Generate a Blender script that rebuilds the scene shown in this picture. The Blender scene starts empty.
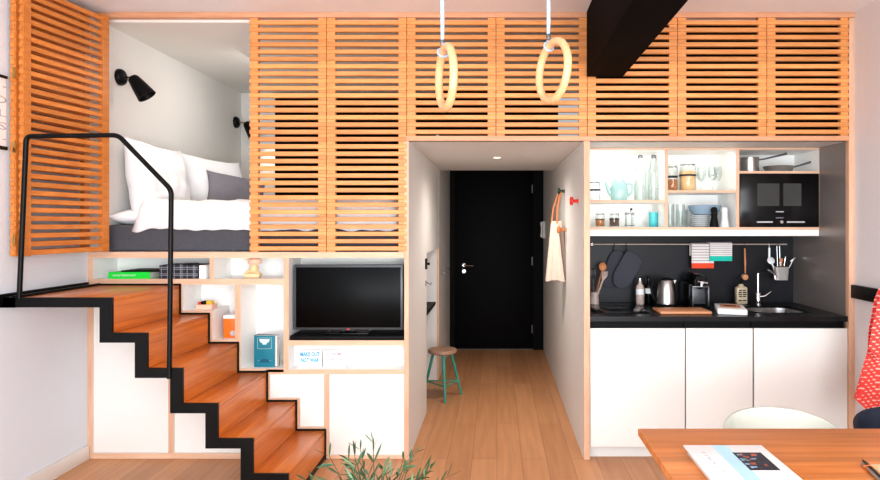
import bpy, bmesh, math, random
from mathutils import Vector, Matrix, noise as mnoise
random.seed(7)
C = bpy.context.scene.collection
PI = math.pi

# ------------------------------------------------------------------ survey of the photograph
# facade of the built-in furniture stands at Y = 0, camera 4 m in front of it.
D, K, VX, VY, HZ = 4.0, 155.0, 497.0, 224.0, 1.516
def kk(Y): return K * D / (D + Y)
def X_(px, Y=0.0): return (px - VX) / kk(Y)
def Z_(py, Y=0.0): return HZ - (py - VY) / kk(Y)

# ------------------------------------------------------------------ materials
def lin(c):
    r = []
    for v in c[:3]:
        v = v / 255.0
        r.append(v / 12.92 if v <= 0.04045 else ((v + 0.055) / 1.055) ** 2.4)
    return (*r, 1.0)

def base_mat(name):
    m = bpy.data.materials.new(name)
    m.use_nodes = True
    nt = m.node_tree
    return m, nt, nt.nodes['Principled BSDF']

def mat(name, col, rough=0.5, metal=0.0, var=0.04, scale=6.0, bump=0.0, bscale=60.0, emit=None, estr=0.0, coat=0.0, spec=0.5, sheen=0.0, trans=0.0, alpha=1.0):
    m, nt, p = base_mat(name)
    tc = nt.nodes.new('ShaderNodeTexCoord')
    nz = nt.nodes.new('ShaderNodeTexNoise'); nz.inputs['Scale'].default_value = scale; nz.inputs['Detail'].default_value = 3
    nt.links.new(tc.outputs['Object'], nz.inputs['Vector'])
    rp = nt.nodes.new('ShaderNodeValToRGB')
    l = lin(col)
    rp.color_ramp.elements[0].position = 0.3; rp.color_ramp.elements[1].position = 0.7
    rp.color_ramp.elements[0].color = tuple(max(0, v * (1 - var)) for v in l[:3]) + (1,)
    rp.color_ramp.elements[1].color = tuple(min(1, v * (1 + var)) for v in l[:3]) + (1,)
    nt.links.new(nz.outputs['Fac'], rp.inputs['Fac'])
    nt.links.new(rp.outputs['Color'], p.inputs['Base Color'])
    p.inputs['Roughness'].default_value = rough
    p.inputs['Metallic'].default_value = metal
    p.inputs['Specular IOR Level'].default_value = spec
    p.inputs['Coat Weight'].default_value = coat
    p.inputs['Sheen Weight'].default_value = sheen
    p.inputs['Transmission Weight'].default_value = trans
    if emit:
        p.inputs['Emission Color'].default_value = lin(emit); p.inputs['Emission Strength'].default_value = estr
    if bump > 0:
        n2 = nt.nodes.new('ShaderNodeTexNoise'); n2.inputs['Scale'].default_value = bscale; n2.inputs['Detail'].default_value = 4
        nt.links.new(tc.outputs['Object'], n2.inputs['Vector'])
        b = nt.nodes.new('ShaderNodeBump'); b.inputs['Strength'].default_value = bump; b.inputs['Distance'].default_value = 0.01
        nt.links.new(n2.outputs['Fac'], b.inputs['Height']); nt.links.new(b.outputs['Normal'], p.inputs['Normal'])
    return m

def wood(name, c0, c1, axis='x', stretch=14.0, scale=3.0, rough=0.4, island=0.0, coat=0.0, streak=0.5, strip=None):
    """streaky procedural wood; grain runs along axis; island = random value spread per separate board"""
    m, nt, p = base_mat(name)
    N, L = nt.nodes, nt.links
    tc = N.new('ShaderNodeTexCoord')
    mp = N.new('ShaderNodeMapping')
    s = [stretch * scale] * 3; s['xyz'.index(axis)] = scale
    mp.inputs['Scale'].default_value = s
    L.new(tc.outputs['Object'], mp.inputs['Vector'])
    nz = N.new('ShaderNodeTexNoise'); nz.noise_dimensions = '4D'; nz.inputs['Scale'].default_value = 1.0; nz.inputs['Detail'].default_value = 6; nz.inputs['Roughness'].default_value = 0.62
    L.new(mp.outputs['Vector'], nz.inputs['Vector'])
    geo = N.new('ShaderNodeNewGeometry')
    mw = N.new('ShaderNodeMath'); mw.operation = 'MULTIPLY'; mw.inputs[1].default_value = 40.0
    L.new(geo.outputs['Random Per Island'], mw.inputs[0]); L.new(mw.outputs[0], nz.inputs['W'])
    rp = N.new('ShaderNodeValToRGB')
    rp.color_ramp.elements[0].position = 0.5 - streak / 2.4; rp.color_ramp.elements[1].position = 0.5 + streak / 2.4
    rp.color_ramp.elements[0].color = lin(c0); rp.color_ramp.elements[1].color = lin(c1)
    L.new(nz.outputs['Fac'], rp.inputs['Fac'])
    out = rp.outputs['Color']
    hs = N.new('ShaderNodeHueSaturation')
    mr = N.new('ShaderNodeMapRange'); mr.inputs['To Min'].default_value = 1 - island; mr.inputs['To Max'].default_value = 1 + island * 0.7
    L.new(geo.outputs['Random Per Island'], mr.inputs['Value']); L.new(mr.outputs['Result'], hs.inputs['Value'])
    L.new(out, hs.inputs['Color']); out = hs.outputs['Color']
    if strip:                                   # (axis across, strip width): narrow laminated strips, each its own tone
        ax, w = strip
        sp = N.new('ShaderNodeSeparateXYZ'); L.new(tc.outputs['Object'], sp.inputs[0])
        q = N.new('ShaderNodeMath'); q.operation = 'DIVIDE'; q.inputs[1].default_value = w
        L.new(sp.outputs['xyz'.index(ax)], q.inputs[0])
        fl = N.new('ShaderNodeMath'); fl.operation = 'FLOOR'; L.new(q.outputs[0], fl.inputs[0])
        wn = N.new('ShaderNodeTexWhiteNoise'); wn.noise_dimensions = '1D'; L.new(fl.outputs[0], wn.inputs['W'])
        m2 = N.new('ShaderNodeMapRange'); m2.inputs['To Min'].default_value = 0.86; m2.inputs['To Max'].default_value = 1.1
        L.new(wn.outputs['Value'], m2.inputs['Value'])
        h2 = N.new('ShaderNodeHueSaturation'); L.new(m2.outputs['Result'], h2.inputs['Value']); L.new(out, h2.inputs['Color']); out = h2.outputs['Color']
    L.new(out, p.inputs['Base Color'])
    p.inputs['Roughness'].default_value = rough
    p.inputs['Coat Weight'].default_value = coat; p.inputs['Coat Roughness'].default_value = 0.2
    b = N.new('ShaderNodeBump'); b.inputs['Strength'].default_value = 0.08; b.inputs['Distance'].default_value = 0.004
    L.new(nz.outputs['Fac'], b.inputs['Height']); L.new(b.outputs['Normal'], p.inputs['Normal'])
    return m

def floor_mat():
    m, nt, p = base_mat('oak_floorboards'); N, L = nt.nodes, nt.links
    tc = N.new('ShaderNodeTexCoord')
    mp = N.new('ShaderNodeMapping'); mp.inputs['Rotation'].default_value = (0, 0, PI / 2)
    L.new(tc.outputs['Object'], mp.inputs['Vector'])
    br = N.new('ShaderNodeTexBrick'); br.offset = 0.37
    br.inputs['Scale'].default_value = 1.0; br.inputs['Brick Width'].default_value = 1.9; br.inputs['Row Height'].default_value = 0.16
    br.inputs['Mortar Size'].default_value = 0.0012; br.inputs['Mortar Smooth'].default_value = 0.2
    br.inputs['Color1'].default_value = lin((220, 164, 118)); br.inputs['Color2'].default_value = lin((202, 146, 102)); br.inputs['Mortar'].default_value = lin((140, 92, 62))
    L.new(mp.outputs['Vector'], br.inputs['Vector'])
    m2 = N.new('ShaderNodeMapping'); m2.inputs['Scale'].default_value = (28, 1.6, 1); L.new(tc.outputs['Object'], m2.inputs['Vector'])
    nz = N.new('ShaderNodeTexNoise'); nz.inputs['Scale'].default_value = 1.0; nz.inputs['Detail'].default_value = 6; L.new(m2.outputs['Vector'], nz.inputs['Vector'])
    rp = N.new('ShaderNodeValToRGB'); rp.color_ramp.elements[0].position = 0.3; rp.color_ramp.elements[1].position = 0.75
    rp.color_ramp.elements[0].color = (0.78, 0.74, 0.72, 1); rp.color_ramp.elements[1].color = (1, 1, 1, 1)
    L.new(nz.outputs['Fac'], rp.inputs['Fac'])
    mx = N.new('ShaderNodeMix'); mx.data_type = 'RGBA'; mx.blend_type = 'MULTIPLY'; mx.inputs['Factor'].default_value = 0.8
    L.new(br.outputs['Color'], mx.inputs['A']); L.new(rp.outputs['Color'], mx.inputs['B'])
    L.new(mx.outputs['Result'], p.inputs['Base Color'])
    p.inputs['Roughness'].default_value = 0.42
    return m

def glass(name, tint=(250, 253, 252), clear=0.95):
    m, nt, p = base_mat(name); N, L = nt.nodes, nt.links
    tr = N.new('ShaderNodeBsdfTransparent'); tr.inputs['Color'].default_value = lin(tint)
    gl = N.new('ShaderNodeBsdfGlossy'); gl.inputs['Roughness'].default_value = 0.05
    fr = N.new('ShaderNodeLayerWeight'); fr.inputs['Blend'].default_value = 0.35
    mr = N.new('ShaderNodeMapRange'); mr.inputs['To Min'].default_value = 1 - clear; mr.inputs['To Max'].default_value = 0.5
    L.new(fr.outputs['Facing'], mr.inputs['Value'])
    mx = N.new('ShaderNodeMixShader'); L.new(mr.outputs['Result'], mx.inputs['Fac'])
    L.new(tr.outputs[0], mx.inputs[1]); L.new(gl.outputs[0], mx.inputs[2])
    L.new(mx.outputs[0], N['Material Output'].inputs['Surface'])
    return m

def scarf_mat():
    """red cloth woven with a small pale lozenge pattern"""
    m, nt, p = base_mat('red_patterned_cloth'); N, L = nt.nodes, nt.links
    tc = N.new('ShaderNodeTexCoord')
    mp = N.new('ShaderNodeMapping'); mp.inputs['Scale'].default_value = (1, 58, 58); mp.inputs['Rotation'].default_value = (0.55, 0, 0)
    L.new(tc.outputs['Object'], mp.inputs['Vector'])
    vo = N.new('ShaderNodeTexVoronoi'); vo.distance = 'MANHATTAN'; vo.inputs['Randomness'].default_value = 0.1; vo.voronoi_dimensions = '3D'; vo.inputs['Scale'].default_value = 1.0
    L.new(mp.outputs['Vector'], vo.inputs['Vector'])
    rp = N.new('ShaderNodeValToRGB'); rp.color_ramp.interpolation = 'CONSTANT'
    rp.color_ramp.elements[0].color = lin((250, 196, 184)); rp.color_ramp.elements[1].position = 0.46; rp.color_ramp.elements[1].color = lin((230, 78, 70))
    L.new(vo.outputs['Distance'], rp.inputs['Fac']); L.new(rp.outputs['Color'], p.inputs['Base Color'])
    p.inputs['Roughness'].default_value = 0.9
    return m

M = dict(
    white_wall=mat('white_wall_paint', (226, 232, 239), 0.75, var=0.012, scale=2, bump=0.02),
    right_wall=mat('pale_grey_pink_wall_paint', (224, 219, 220), 0.75, var=0.012, scale=2, bump=0.02),
    ceiling=mat('ceiling_paint', (232, 230, 233), 0.85, var=0.012, scale=2),
    loft_white=mat('loft_white_paint', (230, 227, 222), 0.8, var=0.015, scale=2),
    loft_dark=mat('loft_dark_rear_and_gap_sheet', (10, 8, 7), 0.9, spec=.05),
    hall_white=mat('hall_white_laminate', (226, 223, 219), 0.55, var=0.012, scale=2),
    lam=mat('white_laminate', (240, 238, 233), 0.45, var=0.01, scale=2),
    lam_in=mat('cream_laminate_inside', (250, 248, 244), 0.5, var=0.01, scale=2),
    plinth=mat('white_plinth', (226, 224, 220), 0.5, var=0.01),
    ply=wood('birch_ply_edge', (218, 174, 144), (234, 198, 170), 'x', 10, 4, 0.5),
    plyz=wood('birch_ply_edge_upright', (210, 164, 134), (228, 190, 162), 'z', 10, 4, 0.5),
    band=wood('facade_band_wood', (204, 146, 110), (222, 170, 134), 'x', 10, 4, 0.5),
    slat=wood('bamboo_slats', (211, 135, 72), (238, 170, 106), 'x', 12, 5, 0.42, island=0.22),
    slat_open=wood('bamboo_slats_folded', (202, 118, 50), (228, 150, 76), 'y', 12, 5, 0.42, island=0.14),
    stile=wood('bamboo_stile_blocks', (212, 136, 74), (238, 168, 104), 'x', 8, 6, 0.45, strip=('z', 0.0469)),
    tread=wood('bamboo_stair_board', (186, 94, 26), (226, 138, 58), 'y', 22, 2.2, 0.32, island=0.05, coat=0.25, streak=0.62),
    table=wood('bamboo_table_board', (206, 120, 54), (236, 156, 90), 'x', 20, 2.2, 0.34, coat=0.15, streak=0.5, strip=('y', 0.045)),
    table_edge=wood('bamboo_table_edge', (188, 100, 44), (212, 128, 66), 'y', 20, 2.2, 0.36),
    black_metal=mat('black_powder_coat', (8, 8, 9), 0.42, 0.0, var=0.1, spec=.22),
    black_gloss=mat('black_gloss', (5, 5, 6), 0.14, var=0.1, spec=.3),
    black_matt=mat('black_matt', (11, 11, 12), 0.6, var=0.1, spec=.2),
    beam=mat('black_beam_paint', (7, 5, 6), 0.8, var=0.1, spec=.06),
    door=mat('black_door_paint', (5, 4, 5), 0.6, var=0.1, spec=.12),
    worktop=mat('black_stone_worktop', (19, 20, 23), 0.28, var=0.1, scale=30, spec=.35),
    splash=mat('charcoal_splashback', (31, 31, 36), 0.4, var=0.05, spec=.25),
    steel=mat('brushed_steel', (186, 184, 182), 0.28, 1.0, var=0.04, scale=3),
    steel_wall=mat('brushed_steel_cladding', (152, 143, 138), 0.36, .45, var=0.04, scale=3),
    railsteel=mat('satin_rail_steel', (222, 202, 192), 0.4, .5, var=0.02),
    chrome=mat('chrome', (222, 222, 224), 0.1, 1.0, var=0.01),
    greymetal=mat('grey_metal', (120, 120, 124), 0.35, 0.8, var=0.03),
    screen=mat('tv_screen', (3, 3, 4), 0.3, var=0.0, spec=.1),
    tvframe=mat('tv_bezel', (78, 80, 84), 0.35, 0.3, var=0.03),
    mattress=mat('charcoal_mattress_cover', (84, 84, 90), 0.95, var=0.06, scale=40, bump=0.15, bscale=300),
    linen=mat('white_bed_linen', (244, 243, 244), 0.9, var=0.01, sheen=0.2, bump=0.25, bscale=9),
    cushion=mat('grey_cushion_cloth', (112, 110, 118), 0.95, var=0.05, bump=0.2, bscale=14),
    mitt=mat('slate_quilted_cloth', (70, 71, 80), 0.92, var=0.06, scale=30),
    teal_leg=mat('teal_paint', (62, 148, 128), 0.4, var=0.05),
    stool_wood=wood('stool_seat_wood', (146, 112, 92), (178, 142, 118), 'x', 10, 6, 0.5),
    ring_wood=wood('ring_birch', (214, 160, 112), (232, 186, 142), 'z', 3, 12, 0.4),
    strap=mat('pale_blue_webbing', (164, 188, 214), 0.8, var=0.05, scale=60),
    spoon=wood('spoon_wood', (196, 122, 70), (218, 150, 98), 'z', 8, 20, 0.5),
    board=wood('cutting_board_wood', (204, 138, 94), (224, 162, 120), 'x', 14, 8, 0.5),
    teal_glaze=mat('pale_teal_glaze', (158, 192, 188), 0.2, var=0.03, coat=0.4),
    aqua=mat('aqua_enamel', (84, 186, 190), 0.3, var=0.03),
    blue_bowl=mat('blue_grey_glaze', (142, 164, 182), 0.25, var=0.04, coat=0.3),
    china=mat('white_china', (232, 233, 234), 0.2, var=0.01, coat=0.3),
    glass=glass('clear_glass'),
    grain=mat('pasta_grain_filling', (226, 184, 134), 0.8, var=0.2, scale=120),
    cereal=mat('brown_cereal_filling', (176, 112, 62), 0.8, var=0.4, scale=140),
    spice=mat('dark_spice_filling', (92, 66, 50), 0.8, var=0.5, scale=160),
    label_black=mat('black_paper_label', (26, 25, 26), 0.7),
    paper=mat('white_paper', (243, 243, 242), 0.65, var=0.008),
    pages=mat('book_pages', (226, 222, 214), 0.85, var=0.03, scale=80),
    green=mat('bright_green_cover', (20, 222, 66), 0.4, var=0.02),
    orange=mat('orange_cover', (244, 120, 36), 0.45, var=0.02),
    tealbook=mat('teal_cloth_cover', (12, 122, 142), 0.55, var=0.06, scale=40),
    paleblue=mat('pale_blue_print', (186, 222, 238), 0.6),
    cyanink=mat('cyan_ink', (30, 164, 214), 0.6, var=0.02),
    pinkink=mat('pale_pink_ink', (240, 158, 176), 0.6, var=0.02),
    grey_ink=mat('grey_ink', (186, 186, 190), 0.7),
    dark_ink=mat('dark_ink', (52, 50, 52), 0.7),
    pale_ink=mat('pale_ink', (206, 226, 232), 0.6),
    navy=mat('navy_shell', (26, 33, 50), 0.55, var=0.04),
    celadon=mat('off_white_shell', (198, 203, 192), 0.5, var=0.01),
    red=mat('red_lacquer', (226, 52, 34), 0.3, var=0.03),
    dkgreen=mat('dark_green_lacquer', (30, 60, 48), 0.35),
    canvas=mat('natural_canvas', (228, 208, 192), 0.95, var=0.03, scale=50, bump=0.12, bscale=40),
    leather=mat('tan_strap', (206, 132, 86), 0.7, var=0.08),
    red_band=mat('coral_red_weave', (236, 84, 52), 0.9, var=0.05, scale=80),
    teal_band=mat('turquoise_weave', (36, 196, 176), 0.9, var=0.05, scale=80),
    weave=mat('white_weave', (232, 226, 224), 0.9, var=0.03, scale=80),
    stripe=mat('dark_stripe_weave', (146, 128, 132), 0.9),
    scarf=scarf_mat(),
    leaf=mat('olive_leaf', (52, 88, 56), 0.55, var=0.4, scale=9),
    leaf2=mat('grey_green_leaf', (104, 138, 104), 0.6, var=0.25, scale=9),
    stem=mat('brown_stem', (104, 80, 50), 0.7),
    pot=mat('grey_stoneware_pot', (120, 116, 110), 0.7),
    soil=mat('dark_soil', (44, 32, 24), 0.95, var=0.3, scale=60),
    amber=mat('cream_liquid_bottle', (206, 190, 160), 0.35, var=0.03),
    oat=mat('speckled_oil_bottle', (196, 178, 168), 0.35, var=0.25, scale=70),
    plaid_dark=mat('dark_plaid_boards', (34, 36, 44), 0.6, var=0.1),
    plaid_line=mat('pale_plaid_line', (150, 154, 164), 0.6),
    peach=mat('peach_card', (246, 196, 172), 0.7, var=0.02),
    toywood=wood('pale_toy_wood', (232, 192, 140), (246, 214, 170), 'x', 6, 20, 0.5),
    yellow=mat('yellow_paint', (246, 190, 40), 0.4),
    lens=mat('downlight_lens', (255, 244, 226), 0.3, emit=(255, 236, 206), estr=6.0),
    bulb=mat('lamp_bulb', (255, 232, 200), 0.3, emit=(255, 220, 170), estr=3.0),
    reflection_grey=mat('painted_window_reflection', (60, 62, 60), 0.2, var=0.03),  # grey of reflected windows, painted onto the microwave door
    brass=mat('brass', (196, 160, 96), 0.25, 1.0, var=0.02),
    photo_dark=mat('dark_photo_print', (52, 56, 66), 0.5, var=0.5, scale=60),
    photo_mid=mat('photo_print_highlight', (150, 180, 204), 0.5, var=0.5, scale=50),
    photo_warm=mat('photo_print_warm', (178, 96, 74), 0.5, var=0.4, scale=50),
    card=mat('cream_card', (220, 192, 150), 0.8),
)

# ------------------------------------------------------------------ mesh builder
class MB:
    def __init__(s): s.bm = bmesh.new(); s.n = 1
    def _mi(s, faces, mi):
        for f in faces: f.material_index = mi
    def box(s, x0, x1, y0, y1, z0, z1, bev=0.0, mi=0, front=None, seg=2):
        if x0 > x1: x0, x1 = x1, x0
        if y0 > y1: y0, y1 = y1, y0
        if z0 > z1: z0, z1 = z1, z0
        t = bmesh.new()
        bmesh.ops.create_cube(t, size=1.0)
        for v in t.verts:
            v.co = Vector((x0 + (v.co.x + .5) * (x1 - x0), y0 + (v.co.y + .5) * (y1 - y0), z0 + (v.co.z + .5) * (z1 - z0)))
        if bev > 0:
            bmesh.ops.bevel(t, geom=list(t.edges), offset=bev, segments=seg, affect='EDGES', profile=0.5, clamp_overlap=True)
        t.normal_update()
        for f in t.faces: f.material_index = front if (front is not None and f.normal.y < -0.9) else mi
        s._merge(t); return s
    def _merge(s, t, M4=None):
        if M4 is not None: bmesh.ops.transform(t, matrix=M4, verts=list(t.verts))
        me = bpy.data.meshes.new('tmp'); t.to_mesh(me); t.free(); s.bm.from_mesh(me); bpy.data.meshes.remove(me)
    def add(s, other, M4): s._merge(other.bm, M4); return s
    def obox(s, M4, sx, sy, sz, bev=0.0, mi=0):
        """box of size sx, sy, sz centred on the matrix"""
        o = MB(); o.box(-sx / 2, sx / 2, -sy / 2, sy / 2, -sz / 2, sz / 2, bev, mi); return s.add(o, M4)
    def lathe(s, prof, c=(0, 0, 0), seg=24, mi=0, M4=None, sx=1.0, sy=1.0):
        t = bmesh.new(); rings = []
        for r, z in prof:
            if r < 1e-6: rings.append([t.verts.new((0, 0, z))])
            else: rings.append([t.verts.new((r * sx * math.cos(2 * PI * i / seg), r * sy * math.sin(2 * PI * i / seg), z)) for i in range(seg)])
        for a, b in zip(rings, rings[1:]):
            for i in range(seg):
                j = (i + 1) % seg
                if len(a) == 1 and len(b) == 1: continue
                if len(a) == 1: t.faces.new((a[0], b[j], b[i])) if False else t.faces.new((a[0], b[i], b[j]))
                elif len(b) == 1: t.faces.new((a[i], b[0], a[j])) if False else t.faces.new((a[j], a[i], b[0]))
                else: t.faces.new((a[i], b[i], b[j], a[j]))
        for f in t.faces: f.material_index = mi
        bmesh.ops.recalc_face_normals(t, faces=list(t.faces))
        mm = Matrix.Translation(c)
        if M4 is not None: mm = M4 @ mm
        s._merge(t, mm); return s
    def tube(s, pts, r, seg=10, mi=0, closed=False, cap=True):
        pts = [Vector(p) for p in pts]; n = len(pts)
        rs = r if isinstance(r, (list, tuple)) else [r] * n
        t = bmesh.new(); rings = []
        tang = []
        for i in range(n):
            if closed: d = pts[(i + 1) % n] - pts[i - 1]
            elif i == 0: d = pts[1] - pts[0]
            elif i == n - 1: d = pts[-1] - pts[-2]
            else: d = (pts[i + 1] - pts[i]).normalized() + (pts[i] - pts[i - 1]).normalized()
            tang.append(d.normalized())
        up = Vector((0, 0, 1)) if abs(tang[0].z) < 0.9 else Vector((1, 0, 0))
        nrm = tang[0].cross(up).normalized()
        for i in range(n):
            nrm = (nrm - tang[i] * nrm.dot(tang[i])).normalized(); b = tang[i].cross(nrm)
            rings.append([t.verts.new(pts[i] + (nrm * math.cos(2 * PI * k / seg) + b * math.sin(2 * PI * k / seg)) * rs[i]) for k in range(seg)])
        m = n if closed else n - 1
        for i in range(m):
            a, b2 = rings[i], rings[(i + 1) % n]
            for k in range(seg):
                t.faces.new((a[k], a[(k + 1) % seg], b2[(k + 1) % seg], b2[k]))
        if cap and not closed:
            t.faces.new(list(reversed(rings[0]))); t.faces.new(rings[-1])
        for f in t.faces: f.material_index = mi
        bmesh.ops.recalc_face_normals(t, faces=list(t.faces))
        s._merge(t); return s
    def prism(s, poly, y0, y1, mi=0, front=None, bev=0.0, M4=None):
        """poly = [(x, z)], extruded from y0 to y1"""
        t = bmesh.new()
        a = [t.verts.new((x, y0, z)) for x, z in poly]; b = [t.verts.new((x, y1, z)) for x, z in poly]
        n = len(poly)
        fa = t.faces.new(a); fb = t.faces.new(list(reversed(b)))
        for i in range(n): t.faces.new((a[i], b[i], b[(i + 1) % n], a[(i + 1) % n]))
        bmesh.ops.recalc_face_normals(t, faces=list(t.faces))
        if bev > 0:
            ed = [e for e in t.edges if abs(e.verts[0].co.y - e.verts[1].co.y) < 1e-9]
            bmesh.ops.bevel(t, geom=ed, offset=bev, segments=2, affect='EDGES', profile=0.5, clamp_overlap=True)
        t.normal_update()
        for f in t.faces: f.material_index = front if (front is not None and f.normal.y < -0.9) else mi
        s._merge(t, M4); return s
    def surf(s, fn, nu, nv, mi=0, closed_u=False):
        t = bmesh.new()
        vs = [[t.verts.new(fn(i / (nu if closed_u else nu - 1), j / (nv - 1))) for j in range(nv)] for i in range(nu)]
        for i in range(nu if closed_u else nu - 1):
            for j in range(nv - 1):
                i2 = (i + 1) % nu
                t.faces.new((vs[i][j], vs[i2][j], vs[i2][j + 1], vs[i][j + 1]))
        for f in t.faces: f.material_index = mi
        s._merge(t); return s
    def shell(s, fn, nu, nv, th, mi=0):
        """surface with thickness th (solid sheet)"""
        t = bmesh.new()
        vs = [[t.verts.new(fn(i / (nu - 1), j / (nv - 1))) for j in range(nv)] for i in range(nu)]
        for i in range(nu - 1):
            for j in range(nv - 1):
                t.faces.new((vs[i][j], vs[i + 1][j], vs[i + 1][j + 1], vs[i][j + 1]))
        bmesh.ops.recalc_face_normals(t, faces=list(t.faces))
        bmesh.ops.solidify(t, geom=list(t.faces), thickness=th)
        for f in t.faces: f.material_index = mi
        s._merge(t); return s
    def mesh(s, name, mats, smooth=35):
        me = bpy.data.meshes.new(name)
        s.bm.to_mesh(me); s.bm.free()
        for m in (mats if isinstance(mats, (list, tuple)) else [mats]): me.materials.append(m)
        if smooth:
            me.shade_smooth(); me.set_sharp_from_angle(angle=math.radians(smooth))
        return me

def tag(o, label=None, cat=None, group=None, kind=None):
    if label: o['label'] = label
    if cat: o['category'] = cat
    if group: o['group'] = group
    if kind: o['kind'] = kind
    return o

def thing(name, label, cat, loc=(0, 0, 0), rz=0.0, group=None, kind=None):
    o = bpy.data.objects.new(name, None); C.objects.link(o)
    o.empty_display_size = 0.05
    o.location = loc; o.rotation_euler = (0, 0, rz)
    return tag(o, label, cat, group, kind)

def part(name, mb, mats, parent, world=False, smooth=35, label=None):
    """mesh as a child; world=True when it was authored in world coordinates (parent not rotated)"""
    me = mb.mesh(name, mats, smooth)
    if world:
        r = parent
        off = Vector((0, 0, 0))
        while r is not None: off += r.location; r = r.parent
        me.transform(Matrix.Translation(-off))
    o = bpy.data.objects.new(name, me); C.objects.link(o); o.parent = parent
    if label: o['label'] = label
    return o

def solo(name, mb, mats, label, cat, loc=None, rz=0.0, group=None, kind=None, smooth=35):
    """a thing that is one mesh; loc None = authored in world coordinates (origin moved to its base)"""
    me = mb.mesh(name, mats, smooth)
    if loc is None:
        xs = [v.co for v in me.vertices]
        lo = Vector([min(v[i] for v in xs) for i in range(3)]); hi = Vector([max(v[i] for v in xs) for i in range(3)])
        loc = Vector(((lo.x + hi.x) / 2, (lo.y + hi.y) / 2, lo.z))
        me.transform(Matrix.Translation(-loc))
    o = bpy.data.objects.new(name, me); C.objects.link(o); o.location = loc; o.rotation_euler = (0, 0, rz)
    return tag(o, label, cat, group, kind)

def struct(name, mb, mats, label, cat, smooth=35):
    me = mb.mesh(name, mats, smooth)
    o = bpy.data.objects.new(name, me); C.objects.link(o)
    return tag(o, label, cat, None, 'structure')

def dup(root, loc, rz=0.0, label=None, group=None):
    r = root.copy(); C.objects.link(r); r.location = loc; r.rotation_euler = (0, 0, rz)
    if label: r['label'] = label
    if group: r['group'] = group
    for ch in list(root.children):
        c = ch.copy(); C.objects.link(c); c.parent = r
        for g in list(ch.children):
            d = g.copy(); C.objects.link(d); d.parent = c
    return r

def text_part(name, body, parent, m, M4, width, height=None, world=True, label=None, bold=0.0):
    """lettering as a mesh: M4 places its centre; local x = reading direction, y = up, z = towards the reader"""
    cu = bpy.data.curves.new('t', 'FONT'); cu.body = body; cu.align_x = 'CENTER'; cu.align_y = 'CENTER'; cu.extrude = 0.0; cu.resolution_u = 2; cu.offset = bold
    ob = bpy.data.objects.new('t', cu); C.objects.link(ob)
    dg = bpy.context.evaluated_depsgraph_get(); dg.update()
    me = bpy.data.meshes.new_from_object(ob.evaluated_get(dg))
    bpy.data.objects.remove(ob); bpy.data.curves.remove(cu)
    xs = [v.co.x for v in me.vertices]; ys = [v.co.y for v in me.vertices]
    w, h = max(xs) - min(xs), max(ys) - min(ys)
    sx = width / w; sy = (height / h) if height else sx
    me.transform(Matrix.Translation((-(max(xs) + min(xs)) / 2, -(max(ys) + min(ys)) / 2, 0)))
    me.transform(Matrix.Diagonal((sx, sy, 1, 1))); me.transform(M4)
    if world:
        off = Vector((0, 0, 0)); r = parent
        while r is not None: off += r.location; r = r.parent
        me.transform(Matrix.Translation(-off))
    me.name = name; me.materials.append(m)
    o = bpy.data.objects.new(name, me); C.objects.link(o); o.parent = parent
    if label: o['label'] = label
    return o

def frame_M(loc, xdir, ydir):
    x = Vector(xdir).normalized(); y = Vector(ydir).normalized(); z = x.cross(y).normalized(); y = z.cross(x)
    return Matrix.Translation(loc) @ Matrix((x, y, z)).transposed().to_4x4()
def FRONT(x, y, z): return frame_M((x, y, z), (1, 0, 0), (0, 0, 1))

def arc(c, r, a0, a1, n, u=(1, 0, 0), v=(0, 0, 1)):
    c, u, v = Vector(c), Vector(u), Vector(v)
    return [c + u * r * math.cos(a0 + (a1 - a0) * i / n) + v * r * math.sin(a0 + (a1 - a0) * i / n) for i in range(n + 1)]

def fillet(pts, r, n=5):
    """polyline with rounded corners"""
    pts = [Vector(p) for p in pts]; out = [pts[0]]
    for a, b, c in zip(pts, pts[1:], pts[2:]):
        d1 = (a - b).normalized(); d2 = (c - b).normalized()
        k = min(r, (a - b).length * .45, (c - b).length * .45)
        p, q = b + d1 * k, b + d2 * k
        for i in range(n + 1):
            t = i / n
            out.append(p * (1 - t) ** 2 + b * 2 * t * (1 - t) + q * t * t)
    out.append(pts[-1]); return out

# ------------------------------------------------------------------ the setting
CEIL = 2.878; LW = -2.64; RW = X_(853.5)          # left / right wall planes
HC = Z_(141)                                      # underside of the loft deck
HL, HR = X_(409), X_(583.6)                       # hallway sides
YB = -6.0
struct('floor', MB().box(LW - .1, RW + .1, YB, 3.75, -.06, 0), floor_mat(), 'oak plank floor running into the hallway', 'floor')
struct('ceiling', MB().box(LW - .1, RW + .1, YB, 0.0, CEIL, CEIL + .1), M['ceiling'], 'pale room ceiling', 'ceiling')
struct('wall_left', MB().box(LW - .12, LW, YB, 3.75, 0, CEIL + .1), M['white_wall'], 'white left wall behind the stair landing', 'wall')
struct('wall_right', MB().box(RW, RW + .12, YB, 3.75, 0, CEIL + .1), M['right_wall'], 'pale wall at the right of the kitchen', 'wall')
struct('baseboard_left', MB().box(LW, LW + .014, YB, -.005, 0, .095, .003), M['lam'], 'white baseboard along the left wall', 'baseboard')
b = MB().box(RW - .025, RW, -2.6, -.004, Z_(297.5), Z_(284.5), .003)
struct('trim_1', b, M['black_metal'], 'black rail along the right wall at hook height', 'wall rail')
# ceiling beam coming out of the facade towards the camera
struct('ceiling_beam', MB().box(X_(586), X_(622), -4.2, -.03, Z_(78), CEIL - .001, .004), M['beam'], 'black steel beam under the ceiling running away from the slatted panels', 'beam')
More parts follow.
